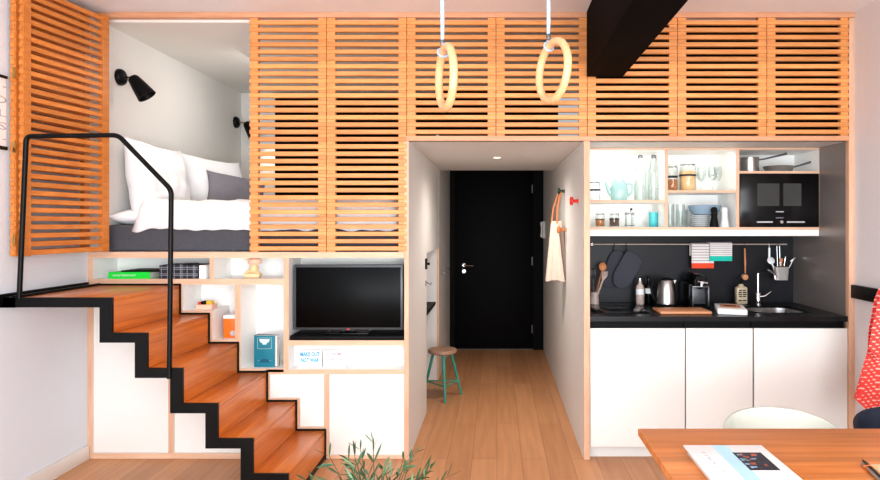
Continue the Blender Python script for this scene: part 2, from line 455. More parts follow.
# plywood bands of the facade
struct('trim_2', MB().box(X_(95), X_(853.5), -.02, .03, Z_(18.3), CEIL - .001, .002), M['band'], 'wooden band along the top of the slatted panels', 'trim')
struct('trim_3', MB().box(X_(404.5), X_(848), -.012, .03, Z_(141), Z_(136), .002), M['band'], 'wooden band under the short slatted panels', 'trim')
struct('trim_4', MB().box(X_(848), RW, -.014, .03, 0, Z_(18.5), .002), M['plyz'], 'wooden post where the kitchen meets the right wall', 'trim')
struct('trim_5', MB().box(X_(583.6), X_(589.7), -.012, .0, 0, Z_(141.2), .001), M['plyz'], 'wooden edge of the hallway wall beside the kitchen', 'trim')
struct('trim_6', MB().box(X_(404.5), X_(409), -.012, .0, 0, Z_(141.2), .001), M['plyz'], 'wooden edge of the hallway wall beside the television', 'trim')
# loft decks, shell
struct('floor_loft', MB().box(X_(404.5), X_(853), .0, 2.2, HC, Z_(136)), M['hall_white'], 'white soffit over hallway and kitchen', 'ceiling')
struct('ceiling_loft', MB().box(LW, RW, .03, 2.3, 2.826, CEIL + .1), M['loft_white'], 'pale ceiling inside the loft', 'ceiling')
struct('wall_loft_left', MB().box(LW, X_(100.5), .03, 2.3, Z_(252), 2.826), M['loft_white'], 'white side wall of the bed nook', 'wall')
b = MB().box(X_(100.5), -2.22, 2.2, 2.3, 1.3, 2.826)
struct('wall_loft_back', b, M['loft_white'], 'white end wall of the bed nook', 'wall')
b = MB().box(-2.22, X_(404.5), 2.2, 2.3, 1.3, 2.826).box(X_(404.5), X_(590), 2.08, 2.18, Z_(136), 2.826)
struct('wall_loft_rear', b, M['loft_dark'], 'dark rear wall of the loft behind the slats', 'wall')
b = MB().box(X_(585), X_(848), .05, .09, Z_(136), 2.826)  # added sheet that keeps the gaps between the right slats dark
struct('slat_gap_sheet', b, M['loft_dark'], 'dark sheet added behind the right slatted panels to darken their gaps', 'wall')
# hallway
NZ = Z_(253, 1.0)                                # top of the niche
b = (MB().box(X_(404.5), HL, 0.0, 1.0, 0, HC).box(X_(404.5), HL, 1.0, 2.03, NZ, HC).box(X_(404.5) - .0, HL, 2.05, 3.6, 0, 2.42)
     .box(-1.12, -1.09, .95, 2.1, 0, NZ).box(-1.1, X_(404.5), .96, .99, 0, NZ).box(-1.1, HL - .002, 2.03, 2.06, 0, NZ).box(-1.1, X_(404.5), .96, 2.06, NZ, NZ + .03))
struct('wall_hall_left', b, M['hall_white'], 'white hallway wall with a desk niche', 'wall')
struct('trim_7', MB().box(HL - .018, HL + .003, 2.028, 2.062, 0, NZ + .01, .001), M['plyz'], 'wooden upright edge at the end of the desk niche', 'trim')
b = MB().box(HR, X_(589.7), 0.0, 3.6, 0, HC).box(HR, X_(589.7), 2.2, 3.6, HC, 2.42)
struct('wall_hall_right', b, M['hall_white'], 'white hallway wall between hallway and kitchen', 'wall')
b = MB().box(HL, HR, 2.2, 3.6, 2.4, 2.46)
struct('ceiling_hall', b, M['hall_white'], 'raised ceiling at the end of the hallway', 'ceiling')
# entrance door
dr = thing('door_1', 'black entrance door at the end of the hallway', 'door', (0, 3.5, 0), kind='structure')
k5 = 3.5
part('door_frame', MB().box(HL, X_(455, k5), 3.46, 3.6, 0, 2.4).box(X_(533, k5), HR, 3.46, 3.6, 0, 2.4).box(HL, HR, 3.46, 3.6, 2.26, 2.4), M['door'], dr, True)
part('door_leaf', MB().box(X_(455, k5), X_(533, k5), 3.49, 3.54, .008, 2.26, .002), M['door'], dr, True)
h = MB().lathe([(0, 0), (.026, 0), (.026, .008), (.012, .012), (.012, .05), (0, .05)], M4=Matrix.Translation((X_(464, k5), 3.49, 1.02)) @ Matrix.Rotation(PI / 2, 4, 'X'))
h.tube([(X_(464, k5), 3.445, 1.02), (X_(468, k5), 3.442, 1.017), (X_(473.5, k5), 3.442, 1.016)], .009, 8)
part('handle', h, M['chrome'], dr, True)
part('lock', MB().lathe([(0, 0), (.026, 0), (.024, .008), (0, .008)], M4=Matrix.Translation((X_(464, k5), 3.49, .945)) @ Matrix.Rotation(PI / 2, 4, 'X')), M['chrome'], dr, True)
for zz in (1.94, 1.07, .25):
    part('hinge', MB().lathe([(0, -.05), (.009, -.05), (.009, .05), (0, .05)], (X_(532, k5), 3.47, zz), 10), M['greymetal'], dr, True)

# ------------------------------------------------------------------ kitchen shell
KR = X_(848)
struct('wall_kitchen_back', MB().box(X_(589.7), RW, .74, .8, 0, HC), M['splash'], 'charcoal splashback behind the worktop', 'wall')
struct('wall_kitchen_right', MB().box(KR, RW, .03, .74, 0, HC), M['steel_wall'], 'brushed steel cladding at the right end of the kitchen', 'wall')
WT = .919
# worktop with the sink opening
SX0, SX1, SY0, SY1 = 1.735, 2.11, .15, .5
b = (MB().box(X_(589.8), SX0, -.0, .738, WT - .032, WT).box(SX1, KR - .001, .0, .738, WT - .032, WT)
     .box(SX0, SX1, .0, SY0, WT - .032, WT).box(SX0, SX1, SY1, .738, WT - .032, WT))
wt = solo('worktop', b, M['worktop'], 'black stone kitchen worktop over the white cabinets', 'worktop')
s = thing('sink', 'steel inset sink at the right end of the worktop', 'sink', ((SX0 + SX1) / 2, (SY0 + SY1) / 2, WT - .17))
def bowl(u, v):
    a = 2 * PI * u
    e = 4.5
    cx, sy_ = math.cos(a), math.sin(a)
    q = (abs(cx) ** e + abs(sy_) ** e) ** (-1 / e)
    r = 1.0 if v > .25 else v * 4 * 1.0
    sc = (r * .93 if v <= .25 else .93 + .055 * (v - .25) / .75)
    z = 0.004 + (0 if v <= .25 else .155 * ((v - .25) / .75))
    return (cx * q * (SX1 - SX0) / 2 * sc, sy_ * q * (SY1 - SY0) / 2 * sc, z)
part('bowl', MB().surf(bowl, 40, 9, closed_u=True), M['steel'], s)
part('rim', MB().tube([(math.cos(t) * (abs(math.cos(t)) ** 4.5 + abs(math.sin(t)) ** 4.5) ** (-1 / 4.5) * ((SX1 - SX0) / 2 * .99), math.sin(t) * (abs(math.cos(t)) ** 4.5 + abs(math.sin(t)) ** 4.5) ** (-1 / 4.5) * (SY1 - SY0) / 2 * .99, .168) for t in [2 * PI * i / 40 for i in range(40)]], .005, 6, closed=True), M['black_metal'], s)
part('drain', MB().lathe([(0, .008), (.03, .008), (.034, .005)], (0, .02, 0), 20), M['chrome'], s)

cabs = [(590.2, 685.3, 'white base cabinet beside the hallway, under the oven mitts and kettle'), (686.0, 753.2, 'middle white base cabinet under the coffee machine'), (754.2, 848, 'white base cabinet at the right end, under the sink')]
for x0, x1, lab in cabs:
    c = thing('base_cabinet', lab, 'cabinet', ((X_(x0) + X_(x1)) / 2, .35, 0), group='white kitchen base cabinets')
    a0, a1 = X_(x0) + .0005, X_(x1) - .0005
    part('carcass', MB().box(a0, a1, .022, .735, .075, .74).box(a0, a1, .05, .1, .741, WT - .0325), M['black_matt'], c, True)
    part('door', MB().box(a0 + .001, a1 - .001, .003, .0215, Z_(447), Z_(328.5), .0015), M['lam'], c, True)
    part('plinth', MB().box(a0, a1, .045, .065, 0, .075), M['plinth'], c, True)

# hob
hb = thing('induction_hob', 'black glass induction hob at the left end of the worktop', 'hob', (.9, .36, WT))
part('glass_plate', MB().box(.64, 1.02, .14, .62, WT + .0003, WT + .005, .002), M['black_gloss'], hb, True)
for yy in (.26, .49):
    part('cooking_zone', MB().tube([(.83 + .085 * math.cos(2 * PI * i / 32), yy + .085 * math.sin(2 * PI * i / 32), WT + .005) for i in range(32)], .0012, 4, closed=True), M['greymetal'], hb, True)

# ------------------------------------------------------------------ wall cabinet (open shelves) over the worktop
YU = .35
def ux(px): return X_(px, YU)
def uz(py): return Z_(py, YU)
B0, B1 = uz(229.7), uz(227.2)
UT = HC - .001
wc = thing('wall_cabinet', 'open white wall cabinet with birch edges above the worktop', 'shelf cabinet', (1.43, .54, uz(236)))
wm = [M['lam_in'], M['ply']]; wv = [M['lam_in'], M['plyz']]
L0, R0 = X_(589.8), KR - .002
part('back_panel', MB().box(L0, R0, .72, .738, B0, UT), M['lam_in'], wc, True)
part('bottom_board', MB().box(L0, R0, YU, .72, B0, B1, front=1), wm, wc, True)
part('top_board', MB().box(L0, R0, YU, .72, UT - .012, UT, front=1), wm, wc, True)
part('side_panel', MB().box(L0, L0 + .018, YU + .001, .72, B1, UT - .012, front=1), wv, wc, True)
part('side_panel', MB().box(ux(819.3), R0, YU + .001, .72, B1, UT - .012, front=1), wv, wc, True)
part('divider', MB().box(ux(664.8), ux(668), YU + .001, .72, B1, UT - .012, front=1), wv, wc, True)
part('divider', MB().box(ux(736.2), ux(739.4), YU + .001, .72, B1, UT - .012, front=1), wv, wc, True)
SL, SM, SR = uz(200.2), uz(190.2), uz(171.0)
part('shelf', MB().box(L0 + .018, ux(664.8), YU + .003, .72, SL - .017, SL, front=1), wm, wc, True)
part('shelf', MB().box(ux(668), ux(736.2), YU + .003, .72, SM - .017, SM, front=1), wm, wc, True)
part('shelf', MB().box(ux(739.4), ux(819.3), YU + .003, .72, SR - .017, SR, front=1), wm, wc, True)
part('light_pelmet', MB().box(L0, R0, YU + .006, YU + .03, uz(236), B0 - .0005).box(L0, R0, YU + .03, .735, B0 - .012, B0 - .0005), M['lam'], wc, True)

mw = thing('microwave_oven', 'black built-in microwave oven in the wall cabinet', 'microwave', (ux(779.3), .53, B1))
mx0, mx1, mz0, mz1 = ux(739.8), ux(818.9), B1 + .001, SR - .0185
part('case', MB().box(mx0, mx1, YU + .02, .70, mz0, mz1), M['black_matt'], mw, True)
part('door', MB().box(mx0, mx1, YU - .004, YU + .02, mz0, mz1, .003), M['black_gloss'], mw, True)
for q in ((757, 779), (783, 801)): part('window_reflection', MB().box(ux(q[0]), ux(q[1]), YU - .0052, YU - .004, uz(206), uz(183.5)), M['reflection_grey'], mw, True)  # two paler panes painted in as window reflections on the door
for q in ((756.5, 772.5), (786.5, 804.5)): part('control_strip', MB().box(ux(q[0]), ux(q[1]), YU - .0056, YU - .004, uz(222.8), uz(221.3)), M['grey_ink'], mw, True)
part('dial', MB().lathe([(0, 0), (.013, 0), (.013, .008), (.010, .012), (0, .012)], M4=Matrix.Translation((ux(781), YU - .004, uz(222))) @ Matrix.Rotation(PI / 2, 4, 'X')), M['chrome'], mw, True)
part('display', MB().box(ux(775.5), ux(783.5), YU - .0056, YU - .004, uz(218.5), uz(217.2)), M['greymetal'], mw, True)
part('badge', MB().box(ux(775.5), ux(783.5), YU - .0056, YU - .004, uz(212.3), uz(211.2)), M['grey_ink'], mw, True)

# ------------------------------------------------------------------ shelving unit under the loft bed
su = thing('shelving_unit', 'white built-in shelving unit with birch edges under the loft bed', 'shelving unit', (X_(247), .17, 0))
SD = .27
sm = [M['lam_in'], M['ply']]; sv = [M['lam_in'], M['plyz']]
def H(x0, x1, y0, y1, nm='shelf', yf=0.0): part(nm, MB().box(X_(x0), X_(x1), yf, SD, Z_(y1), Z_(y0), front=1), sm, su, True)
def V(x0, x1, y0, y1, nm='divider', yf=0.0005): part(nm, MB().box(X_(x0), X_(x1), yf, SD, Z_(y1), Z_(y0), front=1), sv, su, True)
part('back_panel', MB().box(X_(93), X_(404.5), SD - .012, SD, .0, Z_(258)), M['lam_in'], su, True)
H(87.5, 404.4, 252, 258, 'top_board')
V(87.5, 93.2, 258, 458.8, 'side_panel')
H(93.2, 283.6, 279, 284.5)
V(209.5, 214, 258, 279)
V(283.6, 288.6, 258, 369.5)
H(288.6, 404.4, 340.4, 345.6)
H(266, 404.4, 369.5, 374.2)
V(234.8, 240.6, 284.5, 343)
V(179, 182.6, 284.5, 314); H(182.6, 208.6, 310.6, 314); V(208.6, 212.4, 310.6, 343); H(212.4, 236.5, 339.6, 343)
V(236.9, 240.6, 343, 372); H(240.6, 283.6, 368.5, 372.2)
V(265.9, 269.8, 374.2, 401); H(269.8, 296, 398, 401); V(296, 299.8, 398, 430); H(299.8, 324.2, 426.8, 430)
V(324.2, 329, 374.2, 458.8)
H(329, 404.4, 455, 458.8, 'bottom_board')
H(93.2, 324.2, 453.2, 458.8, 'bottom_board')
V(168.2, 174, 290, 453.2)
dy0, dy1 = .004, .022
def pxz(pts): return [(X_(x), Z_(y)) for x, y in pts]
part('door', MB().box(X_(93.5), X_(167.9), dy0, dy1, Z_(452.9), Z_(285), .001), M['lam'], su, True)
part('door', MB().prism(pxz([(174.3, 452.9), (174.3, 290), (178.6, 290), (178.6, 315), (207.5, 315), (207.5, 344), (236, 344), (236, 373), (265, 373), (265, 402), (294, 402), (294, 431), (323.8, 431), (323.8, 452.9)]), dy0, dy1), M['lam'], su, True)
part('door', MB().prism(pxz([(270.1, 374.5), (270.1, 397.7), (300.1, 397.7), (300.1, 426.5), (323.9, 426.5), (323.9, 374.5)]), dy0, dy1), M['lam'], su, True)
part('door', MB().box(X_(329.3), X_(404.2), dy0, dy1, Z_(454.8), Z_(374.5), .001), M['lam'], su, True)

# ------------------------------------------------------------------ staircase
st = thing('staircase', 'bamboo staircase with black zigzag steel edge up to the bed', 'staircase', (-1.8, -.35, 0))
RISE = Z_(285) / 6; RUN = 29 / K; SXL = X_(180); YF = -.70
ztop = [RISE * (6 - k) for k in range(7)]          # landing top, step tops, floor
TH = .022
part('landing_board', MB().box(-2.555, SXL, YF + .004, -.012, ztop[0] - TH, ztop[0] - .001, .001), M['tread'], st, True)
for k in range(6):
    x = SXL + RUN * k
    part('riser', MB().box(x - .018, x, YF + .004, -.012, ztop[k + 1] + (0 if k < 5 else .03), ztop[k] - TH - .0005, 0), M['tread'], st, True)
    if k < 5:
        part('tread', MB().box(x - .016, x + RUN, YF + .004, -.012, ztop[k + 1] - TH, ztop[k + 1] - .001, .001), M['tread'], st, True)
def zig(th_h, th_v, up, y0, y1, xl, foot=0.0):
    top = [(xl, ztop[0] + up)]; bot = [(xl, ztop[0] + up - th_h)]
    for k in range(6):
        x = SXL + RUN * k
        top += [(x + up, ztop[k] + up), (x + up, ztop[k + 1] + up if k < 5 else 0.0)]
        bot += [(x + up - th_v, ztop[k] + up - th_h), (x + up - th_v, ztop[k + 1] + up - th_h if k < 5 else 0.0)]
    poly = top + list(reversed(bot))
    return MB().prism(poly, y0, y1)
part('front_stringer', zig(.052, .066, .003, YF - .012, YF + .004, LW + .003), M['black_metal'], st, True, label='black steel zigzag stringer')
part('back_stringer', zig(.03, .03, .009, -.012, -.003, -2.555), M['black_metal'], st, True)
part('kick_strip', MB().box(SXL + RUN * 5 - .015, SXL + RUN * 5 + .004, YF + .004, -.012, 0, .03), M['black_metal'], st, True)
part('landing_frame', MB().box(-2.572, -2.555, YF - .01, -.005, ztop[0] - .045, ztop[0] + .012).box(LW + .001, LW + .02, YF - .14, -.02, ztop[0] - .035, ztop[0] + .02).box(LW + .001, -2.555, YF - .012, YF + .03, ztop[0] - .05, ztop[0] + .005), M['black_metal'], st, True)
kf = kk(YF)
def SP(px, py): return ((px - VX) / kf, YF - .012, HZ - (py - VY) / kf)
rail = fillet([SP(21, 298), SP(28, 136.5), SP(119.5, 135.5), SP(172.5, 190), SP(170.5, 378)], .03)
part('handrail', MB().tube(rail, .0125, 12), M['black_metal'], st, True, label='black tubular handrail')

# ------------------------------------------------------------------ slatted panels
PITCH = .0469; SLH = .0275; ZT = Z_(23)
def comb(e0, e1, n, top, bottom, yf, ym, yb):
    """one upright: a rear bar with teeth that fill the gaps between the slats"""
    prof = [(yb, bottom), (yf, bottom)]
    for i in range(n - 1, -1, -1):
        z = ZT - PITCH * i
        prof += [(yf, z - SLH / 2 - .0008), (ym, z - SLH / 2 - .0008), (ym, z + SLH / 2 + .0008), (yf, z + SLH / 2 + .0008)]
    prof += [(yf, top), (yb, top)]
    m = MB()
    m.prism(prof, e0, e1)                        # profile drawn in (x, z); turn it so the extrusion runs along X
    bmesh.ops.transform(m.bm, matrix=Matrix(((0, 1, 0, 0), (1, 0, 0, 0), (0, 0, 1, 0), (0, 0, 0, 1))), verts=list(m.bm.verts))
    bmesh.ops.recalc_face_normals(m.bm, faces=list(m.bm.faces))
    return m
def slat_panel(label, x0, x1, n, name='slatted_panel'):
    a0, a1 = X_(x0) + .001, X_(x1) - .001
    zb = ZT - PITCH * (n - 1) - SLH / 2
    t = thing(name, label, 'slatted panel', ((a0 + a1) / 2, 0, zb), group='slatted bamboo panels')
    m = MB()
    for i in range(n):
        z = ZT - PITCH * i
        m.box(a0, a1, -.014, .014, z - SLH / 2, z + SLH / 2, .002, seg=1)
    part('slats', m, M['slat'], t, True)
    for e0, e1 in ((a0 + (.007 if x0 == 250 else .0012), a0 + .055), (a1 - .052, a1 - (.006 if x1 == 848 else .0012))):
        part('stile', comb(e0, e1, n, Z_(18.4) - .001, (Z_(251.9) if n > 20 else Z_(135.9)), -.011, .0145, .021), M['stile'], t, True)
    return t
slat_panel('tall slatted bamboo panel directly right of the open bed nook', 250, 327, 32)
slat_panel('tall slatted bamboo panel above the television, ending at the hallway', 327, 407, 32)
slat_panel('short slatted bamboo panel behind the left gymnastic ring', 407, 496, 16)
slat_panel('short slatted bamboo panel behind the right gymnastic ring, left of the beam', 496, 587, 16)
slat_panel('short slatted bamboo panel partly hidden by the black ceiling beam', 587, 677, 16)
slat_panel('short slatted bamboo panel above the glass storage jars, second from the right wall', 677, 766, 16)
slat_panel('short slatted bamboo panel in the corner against the right wall', 766, 848, 16)

# folded-open shutter: two leaves standing out from the facade in front of the left wall
fs = thing('folding_shutter', 'slatted bamboo shutter folded open in front of the left wall', 'shutter', (-2.55, -.3, Z_(249.3)))
def leaf(p0, p1):
    """slats from p0 (near facade) to p1 (near camera), built in world space"""
    p0, p1 = Vector((*p0, 0)), Vector((*p1, 0)); d = (p1 - p0); L = d.length; d.normalize()
    M4 = Matrix.Translation(p0) @ Matrix((d, Vector((-d.y, d.x, 0)), Vector((0, 0, 1)))).transposed().to_4x4()
    m = MB()
    for i in range(32):
        z = ZT - PITCH * i
        m.box(0, L, -.012, .012, z - SLH / 2, z + SLH / 2, .002, seg=1)
    zlo, zhi = ZT - PITCH * 31 - SLH / 2 - .004, ZT + SLH / 2 + .012
    e = comb(.006, .058, 32, zhi, zlo, -.010, .0125, .017); e2 = comb(L - .05, L - .005, 32, zhi, zlo, -.010, .0125, .017)
    for q in (m, e, e2): bmesh.ops.transform(q.bm, matrix=M4, verts=list(q.bm.verts))
    return m, e, e2
for a, bb in (((-2.49, -.036), (-2.578, -.648)), ((-2.60, -.06), (-2.6125, -.662))):
    m, e, e2 = leaf(a, bb)
    lf = part('leaf', m, M['slat_open'], fs, True)
    part('stile', e, M['slat_open'], lf, True); 
    part('stile', e2, M['slat_open'], lf, True)
for q in (1.40, 1.9, 2.3): part('hinge', MB().box(-2.604, -2.590, -.667, -.662, q, q + .06), M['brass'], fs, True)

# ------------------------------------------------------------------ bed nook
MT = HZ - .006
b = MB().box(X_(100.9), X_(404) - .02, .062, 2.12, Z_(252) + .001, MT, .018, seg=4)
solo('mattress', b, M['mattress'], 'charcoal grey mattress lying in the loft bed nook', 'mattress')
def duvet():
    m = MB()
    x1, y0, y1 = X_(402) - .03, .05, 2.05
    NU, NV = 110, 70
    def f(u, v):
        y = y0 + (y1 - y0) * v
        q = min(1, max(0, (y - .10) / .12)); q = q * q * (3 - 2 * q)
        x0 = -2.385 + .20 * q
        a = u * 2 - 1; c = v * 2 - 1
        ea = max(0, 1 - ((1 - abs(a)) * (x1 - x0) / 2) / .075); ec = max(0, 1 - ((1 - abs(c)) * (y1 - y0) / 2) / .075)
        rr = max(1 - min(1, (ea ** 2.4 + ec ** 2.4)), 0) ** .5
        x = x0 + (x1 - x0) * u
        w = .030 * mnoise.noise((x * 2.6, y * 2.6, 1.3)) + .018 * mnoise.noise((x * 7, y * 6, 4.1)) + .008 * mnoise.noise((x * 17, y * 15, 7))
        x += .02 * mnoise.noise((3.3, y * 9, 5)) * (1 - u)
        z = MT + .016 + (.15 + w) * rr
        if y < .11:
            t = (1 - (y - y0) / .06) if y < y0 + .06 else 0
            z -= (.048 + .020 * mnoise.noise((x * 10, 2, 9)) + .018 * mnoise.noise((x * 3.5, 3, 2))) * t * t
            y -= .012 * t
        return (x, y, z)
    m.surf(f, NU, NV)
    return m
dv = solo('duvet', duvet(), M['linen'], 'puffy white duvet spread over the grey mattress', 'duvet', smooth=80)
sl = dv.modifiers.new('thick', 'SOLIDIFY'); sl.thickness = .012; sl.offset = -1

def pillow_mb(w, h, t, seed=0, n=26, amp=1.0):
    m = MB()
    for sgn in (1, -1):
        def f(u, v):
            a, c = u * 2 - 1, v * 2 - 1
            th = max(0, (1 - abs(a) ** 2.6)) ** .55 * max(0, (1 - abs(c) ** 2.6)) ** .55
            pin = 1 - .10 * (1 - (abs(a)) ** 2) * abs(c) ** 3
            pin2 = 1 - .10 * (1 - (abs(c)) ** 2) * abs(a) ** 3
            x = a * w / 2 * pin2; z = c * h / 2 * pin
            wr = .10 * mnoise.noise((x * 7 + seed, z * 7, sgn * 3.0)) + .05 * mnoise.noise((x * 16 + seed, z * 14, sgn)) 
            y = sgn * (t / 2 * th * (1 + amp * wr * 2.2))
            return (x, y, z)
        m.surf(f, n, n)
    bmesh.ops.remove_doubles(m.bm, verts=list(m.bm.verts), dist=1e-5)
    bmesh.ops.recalc_face_normals(m.bm, faces=list(m.bm.faces))
    return m
def place_pillow(name, w, h, t, base, yaw, lean, label, m, cat, seed, roll=0.0, group=None):
    """pillow standing on its lower edge; yaw about Z, lean back about its lower edge"""
    mb = pillow_mb(w, h, t, seed)
    M4 = Matrix.Rotation(yaw, 4, 'Z') @ Matrix.Rotation(lean, 4, 'X') @ Matrix.Rotation(roll, 4, 'Y') @ Matrix.Translation((0, 0, h / 2 * .92))
    bmesh.ops.transform(mb.bm, matrix=M4, verts=list(mb.bm.verts))
    return solo(name, mb, m, label, cat, loc=base, group=group, smooth=80)
# leaning back against the nook's left wall: local -Y faces the room's right side
place_pillow('pillow', .62, .60, .22, (-2.355, .40, MT + .02), PI / 2 - .10, -.19, 'white pillow nearest the bed edge, leaning on the nook wall', M['linen'], 'pillow', 2, .06, 'white bed pillows')
place_pillow('pillow', .70, .585, .22, (-2.255, 1.06, MT + .02), PI / 2 - .32, -.27, 'white pillow farther back, behind the grey cushion', M['linen'], 'pillow', 11, .05, 'white bed pillows')
place_pillow('cushion', .46, .33, .12, (-2.02, .80, MT + .105), PI / 2 - .85, -.42, 'small grey cushion leaning on the white pillows', M['cushion'], 'cushion', 23, .16)
mb = pillow_mb(.52, .34, .12, 31)
bmesh.ops.transform(mb.bm, matrix=Matrix.Rotation(PI / 2, 4, 'X'), verts=list(mb.bm.verts))
bmesh.ops.transform(mb.bm, matrix=Matrix.Rotation(PI / 2, 4, 'Z'), verts=list(mb.bm.verts))
solo('sheet', mb, M['linen'], 'flat white folded sheet in the mattress corner beside the nook wall', 'bed sheet', loc=(-2.41, .33, MT + .052), smooth=80)

def wall_lamp(y, label, sg):
    z = 2.51; x = X_(100.5)
    t = thing('wall_lamp', label, 'lamp', (x, y, z), group='black reading lamps in the bed nook')
    part('wall_plate', MB().lathe([(0, 0), (.056, 0), (.056, .012), (.05, .026), (.036, .036), (0, .042)], M4=Matrix.Rotation(PI / 2, 4, 'Y')), M['black_metal'], t)
    j = Vector((.10, -.02 * sg, -.005))
    part('arm', MB().tube([(.035, 0, 0), j], .006, 8), M['brass'], t)
    d = Vector((.55, .12 * sg, -.78)).normalized()
    q = Vector((0, 0, 1)).rotation_difference(d).to_matrix().to_4x4()
    sh = part('shade', MB().lathe([(0, -.005), (.026, -.003), (.036, .01), (.048, .07), (.062, .155), (.059, .155), (.045, .07), (.031, .012), (0, .006)], M4=Matrix.Translation(j) @ q), M['black_metal'], t)
    part('bulb', MB().lathe([(0, .03), (.012, .035), (.02, .06), (.024, .085), (.016, .105), (0, .112)], M4=Matrix.Translation(j) @ q, seg=14), M['bulb'], t)
    return Vector((x, y, z)) + j + d * .17, d
lp1, ld1 = wall_lamp(.20, 'black wall lamp with cone shade above the nearest pillow', 1)
lp2, ld2 = wall_lamp(2.06, 'black wall lamp at the far end of the nook, half hidden by slats', -1)

# ------------------------------------------------------------------ things in the shelving unit
# television and its base bar
zs = Z_(340.4)
sb = solo('soundbar', MB().box(X_(289.6), X_(404), -.004, .25, zs + .0005, zs + .031, .010, seg=3), M['black_matt'], 'long flat black speaker base under the television', 'speaker')
tv = thing('television', 'flat black television with grey frame in the shelving unit', 'television', (X_(347), .08, zs + .0315))
ty = .05
def tx(px): return X_(px, ty)
def tz(py): return Z_(py, ty)
part('bezel', MB().box(tx(293.5), tx(403), ty, ty + .045, tz(330), tz(264.8), .005), M['tvframe'], tv, True)
part('screen', MB().box(tx(296), tx(400.6), ty - .0015, ty + .002, tz(327.5), tz(267.3), .0006), M['screen'], tv, True)
part('stand', MB().box(tx(326), tx(369), ty - .02, ty + .15, zs + .0315, zs + .041, .003).prism([(tx(328), zs + .04), (tx(338), zs + .04), (tx(343), tz(329.5)), (tx(331), tz(329.5))], ty + .012, ty + .03).prism([(tx(358), zs + .04), (tx(368), zs + .04), (tx(366), tz(329.5)), (tx(352), tz(329.5))], ty + .012, ty + .03), M['black_gloss'], tv, True)
part('power_light', MB().box(tx(346.5), tx(350), ty - .001, ty + .002, tz(329.8), tz(328.8)), M['red'], tv, True)

# printed cards
part('inner_back', MB().box(X_(288.7), X_(404.3), .115, .127, Z_(369.4), Z_(345.7)), M['lam_in'], su, True)
zc = Z_(369.5)
def card(label, x0, x1, lines, ink, hts, lean=.02):
    y = .07
    a0, a1 = X_(x0, y), X_(x1, y); top = Z_(350.2, y)
    t = thing('printed_card', label, 'card', ((a0 + a1) / 2, y, zc), group='printed cards under the television')
    part('sheet', MB().box(a0, a1, y, y + .003, zc + .0005, top), M['paper'], t, True)
    for body, py, w, hgt in lines:
        text_part('lettering', body, t, ink, FRONT((a0 + a1) / 2, y - .001, Z_(py, y)), w, hgt, bold=.035)
card('white card with bold blue words standing under the television', 298.5, 321.5, [('MAKE OUT', 354.2, .128, .030), ('NOT WAR', 360.2, .118, .030)], M['cyanink'], 2)
card('white card with faint pink words beside the blue one', 323, 346, [('LOVE ME', 354, .098, .018), ('LOVE YOU', 359.4, .118, .018)], M['pinkink'], 2)

# green book, black plaid volumes
zA = Z_(279) + .0005
def flat_book(label, x0, x1, y0, y1, z0, h, cover, spine_end=.0):
    t = thing('book', label, 'book', ((x0 + x1) / 2, (y0 + y1) / 2, z0))
    c = MB().box(x0, x1, y0, y1, z0, z0 + .003).box(x0, x1, y0, y1, z0 + h - .003, z0 + h).box(x0, x1, y0, y0 + .003, z0 + .003, z0 + h - .003)
    part('cover', c, cover, t, True)
    part('pages', MB().box(x0 + .004, x1 - .003, y0 + .0032, y1 - .004, z0 + .0031, z0 + h - .0031), M['pages'], t, True)
    return t
gb = flat_book('bright green book lying flat in the upper left cubby', X_(107.5), X_(149), .01, .235, zA, .043, M['green'])
text_part('lettering', 'AMSTERDAM', gb, M['paper'], FRONT(X_(123), .0085, zA + .022), .15, .013)
mg = thing('magazine', 'dark magazine lying on top of the green book', 'magazine', (X_(133), .15, zA + .0435))
part('cover', MB().box(X_(118), X_(157), .03, .24, zA + .0435, zA + .052, .002), M['black_matt'], mg, True)
for i, lab in enumerate(['black plaid book next to the green book', 'black plaid book in the middle of its row', 'black plaid book at the right end of its row']):
    x0 = X_(158.3) + i * .0835
    hh = .088 + (.004 if i == 1 else 0)
    t = thing('book', lab, 'book', (x0 + .04, .12, zA), group='black plaid books')
    part('cover', MB().box(x0, x0 + .082, .012, .2, zA, zA + hh, .002), M['plaid_dark'], t, True)
    ln = MB()
    for zz in (.02, .03, .06, .072): ln.box(x0, x0 + .082, .011, .0125, zA + zz, zA + zz + .0035)
    for xx in (.012, .052, .062): ln.box(x0 + xx, x0 + xx + .003, .0108, .0124, zA, zA + hh)
    part('plaid_lines', ln, M['plaid_line'], t, True)
t = thing('book', 'white book standing at the right of the plaid books', 'book', (X_(201), .12, zA))
part('cover', MB().box(X_(197.5), X_(204.5), .02, .2, zA, zA + .086, .002), M['paper'], t, True)
part('pages', MB().box(X_(198), X_(204), .022, .198, zA + .001, zA + .0868), M['pages'], t, True)

# little wooden toy figure of stacked blocks
tf = thing('wooden_figure', 'small peach and wood block figure in the upper middle cubby', 'figurine', (X_(254, .1), .1, zA))
tc = X_(254, .1)
part('base', MB().box(tc - .058, tc + .045, .07, .13, zA, zA + .03, .008), M['toywood'], tf, True)
part('legs', MB().tube([(tc - .05, .1, zA + .03), (tc - .035, .1, zA + .042), (tc + .005, .1, zA + .038)], .011, 10).tube([(tc + .005, .1, zA + .038), (tc + .035, .1, zA + .03)], .010, 10), M['toywood'], tf, True)
part('body', MB().lathe([(0, 0), (.026, .002), (.03, .02), (.022, .045), (0, .05)], (tc, .1, zA + .04), 16), M['toywood'], tf, True)
part('head', MB().lathe([(0, 0), (.028, .004), (.036, .018), (.034, .036), (.022, .046), (0, .049)], (tc + .006, .1, zA + .083), 18, sx=1.25), M['peach'], tf, True)
part('cap', MB().box(tc - .055, tc + .02, .085, .115, zA + .117, zA + .124, .002), M['toywood'], tf, True)

